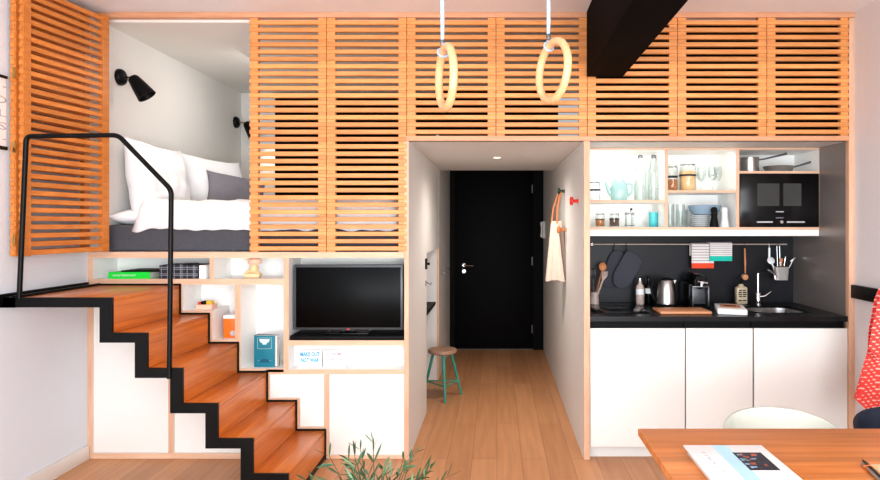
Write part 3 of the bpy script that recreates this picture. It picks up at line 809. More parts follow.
# pencil tray with toys, orange book
zB = Z_(310.6) + .0005
tb = thing('card_tray', 'small peach card tray in the cubby above the steps', 'tray', (X_(205, .1), .1, zB))
a0, a1 = X_(197.5, .08), X_(213.2, .08)
part('tray', MB().box(a0, a1, .06, .064, zB, zB + .03).box(a0, a1, .136, .14, zB, zB + .03).box(a0, a0 + .004, .064, .136, zB, zB + .03).box(a1 - .004, a1, .064, .136, zB, zB + .03).box(a0 + .004, a1 - .004, .064, .136, zB, zB + .004), M['peach'], tb, True)
for nm, m, px, rr, lab in (('ball', 'red', 200, .014, 'small dark red ball in the peach tray'), ('eraser', 'yellow', 210.3, .016, 'yellow block in the peach tray')):
    if nm == 'ball': mb = MB().lathe([(0, 0)] + [(rr * math.sin(PI * i / 10), rr - rr * math.cos(PI * i / 10)) for i in range(1, 10)] + [(0, 2 * rr)], (X_(px, .1), .1, zB + .018), 14)
    else: mb = MB().box(X_(px, .1) - .017, X_(px, .1) + .017, .075, .125, zB + .0045, zB + .052, .004)
    solo(nm, mb, M[m], lab, nm)
solo('marker_box', MB().box(X_(202.6, .1), X_(207.6, .1), .075, .125, zB + .0045, zB + .05, .004), M['black_matt'], 'black block standing in the peach tray', 'box')
zC = Z_(339.6) + .0005
ob = thing('book', 'orange book with white top band standing above the steps', 'book', (X_(229, .1), .1, zC))
o0, o1 = X_(223.5, .06), X_(234.8, .06)
part('cover', MB().box(o0, o1, .06, .20, zC, zC + .148, .002), M['orange'], ob, True)
part('band', MB().box(o0 - .0006, o1 + .0006, .0592, .2, zC + .126, zC + .149), M['paper'], ob, True)
part('sticker', MB().lathe([(0, 0), (.017, 0), (.017, .001), (0, .001)], M4=Matrix.Translation((o1 - .013, .0595, zC + .03)) @ Matrix.Rotation(PI / 2, 4, 'X')), M['grey_ink'], ob, True)

# teal book standing in the tall cubby
zD = Z_(368.5) + .0005
yt = .04
bk = thing('book', 'teal book with pale title panel standing in the tall cubby', 'book', (X_(266, yt), .08, zD))
b0, b1, bt = X_(254, yt), X_(275, yt), Z_(335.6, yt)
part('cover', MB().box(b0, b1, yt, yt + .004, zD, bt, .001).box(b0, b0 + .004, yt + .004, yt + .045, zD, bt), M['tealbook'], bk, True)
part('pages', MB().box(b0 + .0045, b1 + .012, yt + .0045, yt + .0445, zD + .004, bt - .003), M['pages'], bk, True)
q0, q1 = (b0 + b1) / 2 - .047, (b0 + b1) / 2 + .047
fr = MB()
for a in ((q0, q1, .118, .121), (q0, q1, .188, .191), (q0, q0 + .003, .118, .19), (q1 - .003, q1, .118, .19), (q0 + .005, q1 - .005, .04, .043)): fr.box(a[0], a[1], yt - .001, yt + .0005, zD + a[2], zD + a[3])
part('back_cover', MB().box(b0 + .004, b1 + .016, yt + .0448, yt + .05, zD, bt + .003, .001), M['greymetal'], bk, True)
part('title_frame', fr, M['teal_glaze'], bk, True)
part('title_panel', MB().prism([(q0 + .012, zD + .182), (q0 + .02, zD + .160), (q0 + .03, zD + .158), (q0 + .036, zD + .146), (q1 - .036, zD + .146), (q1 - .03, zD + .158), (q1 - .02, zD + .160), (q1 - .012, zD + .182)], yt - .0012, yt + .0005), M['pale_ink'], bk, True)
part('emblem', MB().prism([(q0 + .012, zD + .03), (q0 + .018, zD + .046), (q0 + .04, zD + .054), (q1 - .04, zD + .054), (q1 - .018, zD + .046), (q1 - .012, zD + .03)], yt - .0012, yt + .0005), mat('deep_teal_print', (8, 84, 108), .6), bk, True)

# ------------------------------------------------------------------ gymnastic rings
def gym_ring(px, py, yd, ang, roll, label, k, lean):
    """px, py: ring centre in the photo; hangs yd in front of the facade"""
    R, r = .1035, .0142
    x, z = X_(px, yd), Z_(py, yd)
    t = thing('gymnastic_ring', label, 'gymnastic ring', (x, yd, z - R - r), group='wooden gymnastic rings')
    c = Vector((x, yd, z))
    u = Vector((math.cos(ang), -math.sin(ang), 0)); v = Vector((0, 0, 1))
    v2 = v * math.cos(roll) + Vector((1, 0, 0)) * math.sin(roll); u2 = (u - v2 * u.dot(v2)).normalized()
    part('ring', MB().tube([c + u2 * R * math.cos(2 * PI * i / 48) + v2 * R * math.sin(2 * PI * i / 48) for i in range(48)], r, 14, closed=True), M['ring_wood'], t, True)
    a = math.radians(112)
    top = c + u2 * R * math.cos(a) + v2 * R * math.sin(a)
    tp = Vector((top.x + lean, yd, CEIL))
    d = (tp - top).normalized()
    st_ = MB()
    nrm = (-u2 * math.sin(a) + v2 * math.cos(a)).normalized(); side = d.cross(nrm).normalized()
    # loop round the ring, then two layers of webbing up to the ceiling
    rad = (u2 * math.cos(a) + v2 * math.sin(a))
    loop = [top + rad * (.0175 * math.cos(2 * PI * i / 16)) + nrm.cross(rad).normalized() * (.018 * math.sin(2 * PI * i / 16)) for i in range(16)]
    st_.tube(loop, .0038, 6, closed=True)
    st_.tube([top + rad * .018, top + d * .08, tp], [.005, .0072, .0072], 8)
    part('strap', st_, M['strap'], t, True)
    part('buckle', MB().obox(frame_M(top + d * .034, side, d), .015, .022, .012, .003), M['greymetal'], t, True)
gym_ring(446, 77.5, -1.86, math.radians(71), math.radians(-1), 'left hanging wooden gymnastic ring on a pale blue strap', 0, -.006)
gym_ring(553, 71, -1.80, math.radians(66), math.radians(2), 'right hanging wooden gymnastic ring, next to the black beam', 1, -.006)

# ------------------------------------------------------------------ hallway things
sx_, sy_ = -.478, 1.42
stl = thing('stool', 'round wooden stool with teal legs at the desk niche', 'stool', (sx_, sy_, 0))
SZ = .425
part('seat', MB().lathe([(0, SZ - .035), (.115, SZ - .035), (.125, SZ - .028), (.127, SZ - .012), (.122, SZ - .002), (.1, SZ), (0, SZ)], seg=32), M['stool_wood'], stl)
for a in (-78, 30, 160):
    a = math.radians(a); c_, s_ = math.cos(a), math.sin(a)
    part('leg', MB().tube([(c_ * .085, s_ * .085, SZ - .034), (c_ * .185, s_ * .185, .0)], [.014, .011], 10), M['teal_leg'], stl)
pts = [Vector((math.cos(math.radians(a)) * .152, math.sin(math.radians(a)) * .152, .13)) for a in (-78, 30, 160)]
stm = MB()
for i in range(3): stm.tube([pts[i], pts[(i + 1) % 3]], .006, 8)
part('stretcher', stm, M['teal_leg'], stl)

dk = thing('wall_desk', 'black fold-out desk shelf in the hallway niche', 'desk', (-.85, 1.5, .7))
part('desk_top', MB().box(-1.088, -.595, 1.0, 2.025, .735, .76, .002), M['black_matt'], dk, True)
part('bracket', MB().prism([(-.60, .735), (-.80, .735), (-.80, .52), (-.785, .52)], 1.9, 1.92), M['black_matt'], dk, True)
# hooks on the left hallway wall
def wire_hook(y, z, label):
    t = thing('coat_hook', label, 'hook', (HL, y, z), group='small coat hooks on the left hallway wall')
    part('plate', MB().box(0.0003, .005, -.011, .011, -.022, .022, .002), M['greymetal'], t)
    part('prong', MB().tube([(.005, 0, .008), (.03, 0, -.004), (.04, 0, -.012), (.046, 0, .006)], .004, 8), M['greymetal'], t)
wire_hook(.93, 1.045, 'small metal hook on the left hallway wall above the stool')
wire_hook(2.3, 1.02, 'small metal hook just past the niche edge')
wire_hook(2.85, 1.03, 'small metal hook nearest the black door')
t = thing('wall_catch', 'small black catch on the left hallway wall near the niche', 'catch', (HL, .92, 1.2))
part('plate', MB().box(.0003, .012, -.03, .03, -.042, .042, .002), M['black_metal'], t)
part('knob', MB().tube([(.012, 0, 0), (.034, 0, 0)], [.009, .012], 10), M['black_metal'], t)
# knobs on the right hallway wall: local +z points into the hallway
def wall_knob(y, z, m, label, r=.026):
    t = thing('coat_peg', label, 'knob', (HR, y, z), group='round coat knobs on the right hallway wall')
    R4 = Matrix.Rotation(-PI / 2, 4, 'Y')
    part('stem', MB().lathe([(0, .0003), (.016, .0003), (.014, .006), (.011, .01), (.011, .036), (0, .036)], M4=R4, seg=14), M[m], t)
    part('head', MB().lathe([(0, .034), (r * .75, .035), (r, .041), (r, .05), (r * .8, .057), (0, .059)], M4=R4, seg=20), M[m], t)
    return t
wall_knob(.26, 1.674, 'red', 'red round coat knob on the right hallway wall', .03)
wall_knob(1.12, 1.787, 'dkgreen', 'dark green coat knob holding the canvas bag strap', .024)
t = thing('coat_peg', 'small brown wooden knob in front of the canvas bag', 'knob', (HR, .98, 1.47), group='round coat knobs on the right hallway wall')
R4 = Matrix.Rotation(-PI / 2, 4, 'Y')
part('stem', MB().lathe([(0, .0003), (.016, .0003), (.011, .01), (.011, .05), (0, .05)], M4=R4, seg=14), M['leather'], t)
part('head', MB().lathe([(0, .048), (.024, .05), (.03, .058), (.03, .068), (.024, .076), (0, .078)], M4=R4, seg=20), M['leather'], t)
t = thing('coat_hook', 'small metal hook under the canvas bag', 'hook', (HR, 1.12, 1.07))
part('plate', MB().box(-.005, -.0003, -.011, .011, -.022, .022, .002), M['greymetal'], t)
part('prong', MB().tube([(-.005, 0, .01), (-.03, 0, -.012), (-.042, 0, -.03), (-.05, 0, -.014)], .005, 8), M['greymetal'], t)
# canvas bag: thin sack against the wall, hanging from the green knob
bg = thing('canvas_bag', 'natural canvas tote bag hanging on the right hallway wall', 'bag', (HR - .075, 1.12, 1.05), rz=.5)
def bagf(sg):
    def f(u, v):
        # u along the wall (Y), v up
        w = .092 * (1 - v) ** 1.1 + .048
        th = (.042 * (1 - .5 * v)) * max(0, 1 - abs(u * 2 - 1) ** 2.5) ** .6 + .004
        fold = .006 * math.sin(u * 19 + v * 2) * (1 - .4 * v)
        y = (u * 2 - 1) * w
        z = v * .49 + .012 * math.sin(u * 6) * (1 - v)
        xx = -(th + fold if sg > 0 else -.0) 
        return (xx if sg > 0 else .032, y, z)
    return f
mb = MB().surf(bagf(1), 30, 18).surf(bagf(-1), 30, 18)
part('sack', mb, M['canvas'], bg, smooth=70)
part('strap', MB().tube([(-.012, -.04, .47), (.0, -.03, .6), (.03, -.03, .715), (.04, -.02, .745), (.028, .0, .72), (-.004, .022, .6), (-.012, .04, .47)], .0085, 8), M['leather'], bg)
# intercom handset by the door
ic = thing('intercom_handset', 'pale wall intercom handset beside the black door', 'intercom', (HR, 3.2, 1.35))
part('base', MB().box(-.03, -.0003, -.045, .045, -.0, .2, .006), M['plinth'], ic)
part('handset', MB().box(-.055, -.031, -.03, .03, .01, .06, .006).box(-.05, -.034, -.02, .02, .05, .15, .004).box(-.055, -.031, -.03, .03, .14, .19, .006), M['china'], ic)
# recessed ceiling spot
sp = thing('ceiling_spot', 'small recessed spotlight in the hallway ceiling', 'spotlight', (0.0, Z_(0) * 0 + .97 * 1.0, HC))
part('bezel', MB().lathe([(.03, -.001), (.042, -.001), (.044, -.004), (.034, -.006), (.03, -.004)], seg=24), M['china'], sp)
part('lens', MB().lathe([(0, -.003), (.03, -.003)], seg=24), M['lens'], sp)

# ------------------------------------------------------------------ worktop things
def wx(px, Y): return X_(px, Y)
Wz = WT + .0005
# utensil jar
uy = .60
uj = thing('utensil_jar', 'pale stoneware jar at the left end of the worktop', 'jar', (wx(594.5, uy), uy, Wz))
part('body', MB().lathe([(0, 0), (.03, 0), (.034, .004), (.031, .05), (.026, .085), (.029, .092), (.025, .092), (.022, .084), (.027, .05), (.029, .008), (0, .008)], seg=22), M['oat'], uj)
ux_, uzb = wx(594.5, uy), Wz
def utensil(name, label, m, pts, rs, head=None):
    t = thing(name, label, 'utensil', (pts[0][0], pts[0][1], pts[0][2]), group=None)
    part('handle', MB().tube(pts, rs, 8), M[m], t, True)
    if head: part('head', head, M[m], t, True)
hx, hz = wx(603, uy), Z_(267, uy)
utensil('wooden_spoon', 'wooden spoon with round head standing in the stoneware jar', 'spoon', [(ux_, uy + .01, uzb + .02), (hx, uy + .03, hz - .02)], [.006, .006], MB().lathe([(0, -.01), (.018, -.008), (.028, 0), (.018, .008), (0, .01)], M4=Matrix.Translation((hx + .002, uy + .026, hz)) @ Matrix.Rotation(PI / 2 - .2, 4, 'X') @ Matrix.Scale(1.15, 4, (0, 1, 0)), seg=20))
fx, fz = wx(604, uy), Z_(276, uy)
fk = MB()
for dx in (-.016, -.005, .006, .017): fk.tube([(fx - .012, uy - .015, fz - .03), (fx + dx, uy - .012, fz), (fx + dx + .008, uy - .01, fz + .035)], [.008, .005, .004], 6)
utensil('serving_fork', 'pale serving fork leaning out of the stoneware jar', 'oat', [(ux_ + .002, uy - .008, uzb + .02), (fx - .012, uy - .015, fz - .03)], [.009, .007], fk)
wkx, wkz = wx(593, uy), Z_(270, uy)
wk = MB()
for i in range(6):
    a = PI * i / 6
    wk.tube([Vector((wkx, uy + .005, wkz - .06)) + Vector((math.cos(a) * .022 * math.sin(t), math.sin(a) * .022 * math.sin(t), .075 * (1 - math.cos(t)) / 2)) for t in [2 * PI * j / 14 for j in range(15)]], .0015, 5)
utensil('whisk', 'dark wire whisk standing at the back of the stoneware jar', 'greymetal', [(ux_ - .003, uy + .004, uzb + .02), (wkx, uy + .005, wkz - .06)], [.007, .006], wk)

# rail and what hangs from it
ry = .69; rz = Z_(244.3, ry)
rl = thing('kitchen_rail', 'thin steel utensil rail along the charcoal splashback', 'rail', (1.2, ry, rz))
part('bar', MB().tube([(wx(588, ry), ry, rz), (wx(787, ry), ry, rz)], .0052, 10), M['railsteel'], rl, True)
for px in (592, 700, 783):
    part('bracket', MB().tube([(wx(px, ry), ry, rz), (wx(px, ry), .7395, rz)], .007, 10), M['chrome'], rl, True)
def smooth_poly(pts, it=2):
    for _ in range(it):
        o = []
        for a, b2 in zip(pts, pts[1:] + pts[:1]):
            o += [(a[0] * .75 + b2[0] * .25, a[1] * .75 + b2[1] * .25), (a[0] * .25 + b2[0] * .75, a[1] * .25 + b2[1] * .75)]
        pts = o
    return pts
def oven_mitt(label, pts, y0, y1, hook):
    w = [(wx(a, y0), Z_(c, y0)) for a, c in pts]
    cx = sum(p[0] for p in w) / len(w)
    t = thing('oven_mitt', label, 'oven mitt', (cx, y0, min(p[1] for p in w)), group='slate oven mitts')
    part('mitt', MB().prism(smooth_poly(w), y0, y1, bev=.005), M['mitt'], t, True, smooth=60)
    hx_, hz_ = wx(hook[0], y0), Z_(hook[1], y0)
    part('hanging_loop', MB().tube(fillet([(hx_, ry, rz + .006), (hx_ + .002, ry - .01, rz), (hx_ + .003, (y0 + y1) / 2, hz_ + .015), (hx_ + .006, (y0 + y1) / 2, hz_ - .012)], .008), .003, 6), M['black_matt'], t, True)
oven_mitt('slate oven mitt on the left, tucked behind the other mitt', [(611, 252), (619, 250), (625, 254), (622, 262), (618, 275), (616, 285), (609, 288.5), (603, 286), (601.5, 280), (605, 270), (607, 262)], .705, .733, (613.5, 253))
oven_mitt('slate oven mitt hanging in front, right of the other mitt', [(628, 248.5), (643.5, 259.5), (640, 268), (634, 277), (631.5, 284), (625, 288.5), (618, 288.5), (613.5, 284), (612.8, 276), (617, 267), (623, 257)], .655, .683, (626.5, 252))
def rail_towel(label, x0, x1, ybot, band_px, m, y0):
    a0, a1 = wx(x0, y0), wx(x1, y0)
    zt, zb, zn = rz + .0062 + (.007 if m == 'teal_band' else 0), Z_(ybot, y0), Z_(ybot - band_px, y0)
    t = thing('kitchen_towel', label, 'towel', ((a0 + a1) / 2, ry, zb), group='striped kitchen towels')
    def strip(z0, z1, mi, mb, nz=2, lift=0.0):
        def f(u, v):
            x = a0 + (a1 - a0) * u; z = z0 + (z1 - z0) * v
            return (x, y0 - lift + .0025 * math.sin(u * 9), z)
        mb.shell(f, 14, nz, .006, mi)
    body = MB(); strip(zb, zn, 2, body); 
    n = 7; hgt = (zt - zn) / n
    for i in range(n):
        strip(zn + i * hgt, zn + i * hgt + hgt * .8, 0, body); strip(zn + i * hgt + hgt * .8, zn + (i + 1) * hgt, 1, body)
    # over the rail and down the back
    body.shell(lambda u, v: (a0 + (a1 - a0) * u, ry + (y0 - ry) * math.cos(v * PI) , zt - .003 + .008 * math.sin(v * PI)), 14, 8, .004, 0)
    body.shell(lambda u, v: (a0 + (a1 - a0) * u, ry + (ry - y0), zt - .003 - v * .09), 14, 2, .004, 0)
    part('cloth', body, [M['weave'], M['stripe'], M[m]], t, True, smooth=30)
rail_towel('white striped kitchen towel with a coral red end on the rail', 691.5, 713.8, 268.3, 5.2, 'red_band', .664)
rail_towel('white striped kitchen towel with a turquoise end on the rail', 709.6, 732, 261, 5, 'teal_band', .648)
# brush
br = thing('dish_brush', 'wooden dish brush hanging from the rail above the soap bottle', 'brush', (wx(744.5, ry), ry, Z_(280, ry)))
bx = wx(744.5, ry)
part('handle', MB().tube([(bx - .003, ry - .012, rz - .03), (bx, ry - .012, Z_(262, ry)), (bx + .001, ry - .012, Z_(273, ry))], [.0055, .0075, .005], 10), M['spoon'], br, True)
part('loop', MB().tube(fillet([(bx - .003, ry - .012, rz - .028), (bx - .004, ry - .008, rz - .008), (bx - .004, ry, rz + .007), (bx - .004, ry + .008, rz - .004)], .005), .002, 6), M['black_matt'], br, True)
part('head', MB().lathe([(0, -.012), (.018, -.01), (.024, 0), (.02, .01), (0, .013)], M4=Matrix.Translation((bx, ry - .012, Z_(277, ry))) @ Matrix.Rotation(PI / 2, 4, 'X'), seg=18), M['board'], br, True)
part('bristles', MB().lathe([(.02, .008), (.022, .028), (0, .03)], M4=Matrix.Translation((bx, ry - .012, Z_(277, ry))) @ Matrix.Rotation(-PI / 2, 4, 'X'), seg=14), M['oat'], br, True)
# bottles
by = .60
t = thing('oil_bottle', 'tall pale bottle with white label left of the kettle', 'bottle', (wx(640, by), by, Wz))
part('bottle', MB().lathe([(0, 0), (.029, 0), (.031, .004), (.031, .12), (.027, .14), (.014, .155), (.013, .175), (0, .175)], seg=20), M['oat'], t)
part('label', MB().lathe([(.0316, .075), (.0316, .115)], seg=20), M['paper'], t)
part('cap', MB().lathe([(0, .176), (.015, .176), (.015, .195), (0, .196)], seg=14), M['steel'], t)
t = thing('sauce_bottle', 'black bottle with small white label left of the kettle', 'bottle', (wx(649.2, by), by + .02, Wz))
part('bottle', MB().lathe([(0, 0), (.023, 0), (.025, .004), (.025, .13), (.018, .15), (.01, .165), (.01, .19), (0, .19)], seg=20), M['black_gloss'], t)
part('label', MB().lathe([(.0256, .08), (.0256, .118)], seg=20), M['paper'], t)
part('cap', MB().lathe([(0, .191), (.0125, .191), (.0125, .21), (0, .211)], seg=14), M['black_matt'], t)
# kettle
ky = .50; kx = wx(666.5, ky)
t = thing('kettle', 'brushed steel electric kettle with black handle on the worktop', 'kettle', (kx, ky, Wz))
part('base', MB().lathe([(0, 0), (.075, 0), (.078, .006), (.072, .016), (0, .016)], seg=28), M['black_matt'], t)
part('body', MB().lathe([(0, .0165), (.068, .0165), (.072, .022), (.070, .06), (.062, .13), (.052, .185), (.049, .19), (0, .19)], seg=32), M['steel'], t)
part('lid', MB().lathe([(0, .1905), (.046, .1905), (.044, .2), (.02, .206), (0, .207)], seg=24), M['black_matt'], t)
part('spout', MB().prism([(.05, .155), (.068, .19), (.048, .19)], -.014, .014), M['steel'], t)
part('handle', MB().tube(fillet([(-.045, 0, .186), (-.085, 0, .195), (-.112, 0, .15), (-.098, 0, .06), (-.07, 0, .045)], .03), .0105, 10), M['black_matt'], t)
# coffee machine
cy = .42; cx0 = wx(699, cy)
t = thing('coffee_machine', 'compact black capsule coffee machine with chrome front', 'coffee machine', (cx0, cy + .08, Wz))
part('body', MB().box(-.062, .062, -.04, .17, 0, .17, .012, seg=3), M['black_gloss'], t)
part('head', MB().lathe([(0, -.09), (.045, -.09), (.052, -.08), (.052, .14), (0, .14)], M4=Matrix.Translation((.008, .0, .185)) @ Matrix.Rotation(-PI / 2, 4, 'X'), seg=24), M['black_gloss'], t)
part('spout', MB().lathe([(0, 0), (.018, 0), (.018, .012), (.012, .03), (0, .03)], M4=Matrix.Translation((.008, -.092, .18)) @ Matrix.Rotation(PI / 2, 4, 'X'), seg=20).tube([(.008, -.11, .18), (.008, -.112, .155)], .008, 8).tube([(-.02, -.115, .19), (.05, -.115, .178)], .006, 8), M['chrome'], t)
part('front_frame', MB().box(-.052, -.044, -.1, -.04, .01, .15, .002).box(.06, .068, -.1, -.04, .01, .15, .002).box(-.052, .068, -.1, -.04, .145, .155, .002), M['greymetal'], t)
part('cup_recess', MB().box(-.042, .058, -.05, -.0405, .02, .14, .004), M['tvframe'], t)
part('drip_tray', MB().box(-.056, .072, -.12, -.04, 0, .012, .003), M['black_matt'], t)
# cutting board
cb = solo('cutting_board', MB().box(1.077, 1.42, .085, .30, Wz, Wz + .02, .008, seg=3), M['board'], 'wooden cutting board lying in front of the kettle', 'cutting board')
# white box with wooden-coloured panel
bx0, bx1 = 1.495, 1.680
t = thing('tea_box', 'flat white box with tan label on the worktop', 'box', ((bx0 + bx1) / 2, .22, Wz))
part('box', MB().box(bx0, bx1, .06, .37, Wz, Wz + .036, .006, seg=3), M['paper'], t, True)
part('label_panel', MB().box(bx0 + .03, bx1 - .03, .15, .32, Wz + .0358, Wz + .037), M['board'], t, True)
part('print', MB().box(bx0 + .055, bx1 - .055, .21, .27, Wz + .037, Wz + .0375), mat('brown_print', (120, 62, 36), .7), t, True)
t.rotation_euler = (0, 0, -.27)
# soap bottle
sy2 = .62
t = thing('soap_bottle', 'cream soap pump bottle with printed label beside the tap', 'bottle', (wx(741, sy2), sy2, Wz))
part('bottle', MB().box(-.041, .041, -.026, .026, 0, .13, .012, seg=3).lathe([(.03, .125), (.018, .14), (.016, .15), (0, .15)], seg=16), M['amber'], t)
pr = MB()
for i, (w, z) in enumerate(((.024, .105), (.03, .09), (.03, .075), (.026, .06), (.03, .03))):
    for sgn in (-1, 1): pr.box(sgn * .003 if sgn > 0 else -w, w if sgn > 0 else -.003, -.0275, -.026, z - .005, z + .004)
part('printed_label', pr, M['dark_ink'], t)
part('pump', MB().lathe([(0, .1505), (.015, .1505), (.015, .165), (.005, .168), (.005, .19), (0, .19)], seg=14).box(-.03, .008, -.007, .007, .188, .2, .003), M['black_matt'], t)
# tap
fy = .62; fx0 = wx(758, fy)
t = thing('kitchen_tap', 'chrome mixer tap behind the sink', 'tap', (fx0, fy, Wz))
part('body', MB().lathe([(0, 0), (.026, 0), (.026, .006), (.021, .012), (.021, .08), (.017, .09), (0, .09)], seg=20), M['chrome'], t)
part('spout', MB().tube(fillet([(0, 0, .088), (0, 0, .2), (.0, 0, .25), (.03, -.1, .262), (.05, -.17, .235), (.051, -.175, .2)], .05, 7), .0105, 12), M['chrome'], t)
part('lever', MB().tube([(.012, -.012, .055), (.04, -.02, .06), (.088, -.03, .098)], [.013, .009, .007], 10), M['chrome'], t)
# cutlery basket on the rail
cy2 = .64
t = thing('cutlery_basket', 'steel cutlery basket hanging from the rail over the sink', 'basket', (wx(780.5, cy2), cy2, Z_(280, cy2)))
q0, q1 = wx(773.5, cy2), wx(788, cy2); z0_, z1_ = Z_(280, cy2), Z_(266.5, cy2)
cxx = (q0 + q1) / 2
bb = MB()
def bpt(u, v):
    a = 2 * PI * u; e = 5
    qq = (abs(math.cos(a)) ** e + abs(math.sin(a)) ** e) ** (-1 / e)
    sc = .86 + .14 * v
    return (cxx + math.cos(a) * qq * (q1 - q0) / 2 * sc, cy2 + math.sin(a) * qq * .032 * sc, z0_ + (z1_ - z0_) * v)
bb.surf(bpt, 32, 6, closed_u=True)
bb.surf(lambda u, v: (cxx + (bpt(u, 0)[0] - cxx) * v, cy2 + (bpt(u, 0)[1] - cy2) * v, z0_), 32, 2, closed_u=True)
part('basket', bb, mat('brushed_basket_steel', (176, 170, 166), .5, .3), t, True)
part('rim', MB().tube([bpt(i / 32, 1) for i in range(32)], .003, 6, closed=True), M['chrome'], t, True)
part('hanger', MB().tube(fillet([(cxx - .01, cy2 + .03, z1_), (cxx - .01, ry - .008, rz - .01), (cxx - .01, ry, rz + .008), (cxx - .01, ry + .008, rz - .004)], .006), .003, 6).tube(fillet([(cxx + .01, cy2 + .03, z1_), (cxx + .01, ry - .008, rz - .01), (cxx + .01, ry, rz + .008), (cxx + .01, ry + .008, rz - .004)], .006), .003, 6), M['chrome'], t, True)
def stick(name, label, m, dx, px, py, r, head=None):
    p0 = Vector((cxx + dx, cy2, z0_ + .012)); p1 = Vector((wx(px, cy2), cy2 - .005, Z_(py, cy2)))
    t = thing(name, label, 'utensil', p0, group=None)
    part('handle', MB().tube([p0, p1], [r, r * 1.2], 8), M[m], t, True)
    if head is not None: part('head', head(p1), M[m] if m != 'china' else M['china'], t, True)
stick('ladle', 'white handled utensil leaning left in the cutlery basket', 'china', -.02, 771, 262, .006, lambda p: MB().lathe([(0, -.006), (.022, -.003), (.028, .004), (.02, .008), (0, .009)], M4=Matrix.Translation(p + Vector((-.004, 0, .01))) @ Matrix.Rotation(1.2, 4, 'X'), seg=16))
stick('spatula', 'steel spatula leaning right out of the cutlery basket', 'steel', .02, 793, 259.5, .004, lambda p: MB().obox(Matrix.Translation(p) @ Matrix.Rotation(.8, 4, 'Y'), .014, .003, .05, .001))
stick('tongs', 'wooden tongs standing in the middle of the cutlery basket', 'spoon', 0.0, 781, 260, .006, lambda p: MB().obox(Matrix.Translation(p), .026, .006, .025, .003))
stick('peeler', 'slim steel peeler standing beside the wooden tongs in the basket', 'steel', .01, 785, 258, .0035, lambda p: MB().obox(Matrix.Translation(p) @ Matrix.Rotation(.3, 4, 'Y'), .008, .004, .03, .001))
t = solo('bottle_brush', MB().tube([(wx(771.5, cy2), ry - .012, Z_(262, ry)), (wx(771.5, cy2), ry - .012, rz - .025)], .0085, 10).tube(fillet([(wx(771.5, cy2), ry - .012, rz - .025), (wx(771.5, cy2), ry - .008, rz), (wx(771.5, cy2), ry, rz + .007), (wx(771.5, cy2), ry + .008, rz - .003)], .005), .0025, 6), M['china'], 'white stick brush hanging from the rail left of the basket', 'brush')

# ------------------------------------------------------------------ crockery in the wall cabinet
YS = .55
def cxp(px): return X_(px, YS)
def glass_jar(px, z, r, h, fill, lvl, label, lab=True, y=YS, group='glass storage jars'):
    t = thing('storage_jar', label, 'jar', (cxp(px), y, z + .0005), group=group)
    part('glass', MB().lathe([(0, 0), (r * .94, 0), (r, .006), (r, h * .78), (r * .82, h * .86), (r * .82, h * .9)], seg=28), M['glass'], t)
    part('contents', MB().lathe([(0, .006), (r * .9, .006), (r * .93, .012), (r * .93, h * lvl), (r * .5, h * (lvl + .02)), (0, h * (lvl + .015))], seg=24), M[fill], t)
    part('lid', MB().lathe([(0, h * .905), (r * .86, h * .905), (r * .88, h * .93), (r * .84, h * .99), (0, h)], seg=24), M['glass'], t)
    part('clip', MB().tube([(r * .87 * math.cos(a), r * .87 * math.sin(a), h * .88) for a in [2 * PI * i / 24 for i in range(24)]], .002, 5, closed=True).tube([(r * .7, -r * .6, h * .9), (r * .8, -r * .68, h * .8), (r * .7, -r * .6, h * .7)], .002, 5), M['greymetal'], t)
    if lab: part('label_band', MB().lathe([(r * 1.012, h * .5), (r * 1.012, h * .56)], seg=28), M['label_black'], t)
    return t
glass_jar(594, SL, .047, .155, 'china', .30, 'small glass jar with black label at the left end of the upper shelf')
t_ = thing('teapot', 'pale teal teapot on the upper shelf', 'teapot', (cxp(619), YS, SL + .0005))
part('body', MB().lathe([(0, 0), (.05, 0), (.056, .005), (.066, .05), (.064, .09), (.053, .13), (.046, .145), (0, .145)], seg=32), M['teal_glaze'], t_)
part('lid', MB().lathe([(0, .1455), (.044, .1455), (.038, .156), (.014, .162), (.012, .17), (0, .174)], seg=24), M['teal_glaze'], t_)
part('spout', MB().tube([(-.055, 0, .05), (-.075, 0, .075), (-.09, 0, .115), (-.1, 0, .14)], [.018, .015, .011, .009], 12), M['teal_glaze'], t_)
part('handle', MB().tube(fillet([(.055, 0, .125), (.095, 0, .13), (.1, 0, .07), (.062, 0, .04)], .03), .0075, 10), M['teal_glaze'], t_)
def carafe(px, label):
    t = thing('glass_carafe', label, 'carafe', (cxp(px), YS, SL + .0005), group='glass carafes')
    part('bottle', MB().lathe([(0, 0), (.042, 0), (.046, .006), (.046, .20), (.036, .24), (.025, .275), (.025, .31), (.028, .315), (.024, .315), (.022, .275), (.033, .24), (.043, .2), (.043, .01), (0, .01)], seg=26), M['glass'], t)
    part('stopper', MB().lathe([(0, .316), (.017, .316), (.019, .33), (.012, .338), (0, .34)], seg=14), M['greymetal'], t)
    pr = MB()
    for j in range(2):
        for i in range(5):
            a = -PI / 2 + (i - 2) * .22
            if (i + j) % 2 == 0: pr.box(.0465 * math.cos(a) - .004, .0465 * math.cos(a) + .004, .0465 * math.sin(a) - .001, .0465 * math.sin(a), .085 + j * .02, .1 + j * .02)
    part('printed_mark', pr, M['grey_ink'], t)
carafe(640.3, 'tall glass carafe beside the teapot on the upper shelf')
carafe(653.6, 'tall glass carafe next to the divider on the upper shelf')
glass_jar(600, B1, .034, .108, 'cereal', .55, 'small spice jar with brown filling, leftmost on the lower shelf', group='small spice jars')
glass_jar(614.3, B1, .036, .108, 'spice', .6, 'small spice jar with dark filling, second on the lower shelf', group='small spice jars')
t_ = thing('milk_frother', 'small glass coffee press with black knob on the lower shelf', 'coffee press', (cxp(629.5), YS, B1 + .0005))
part('beaker', MB().lathe([(0, 0), (.032, 0), (.034, .004), (.034, .1)], seg=24), M['glass'], t_)
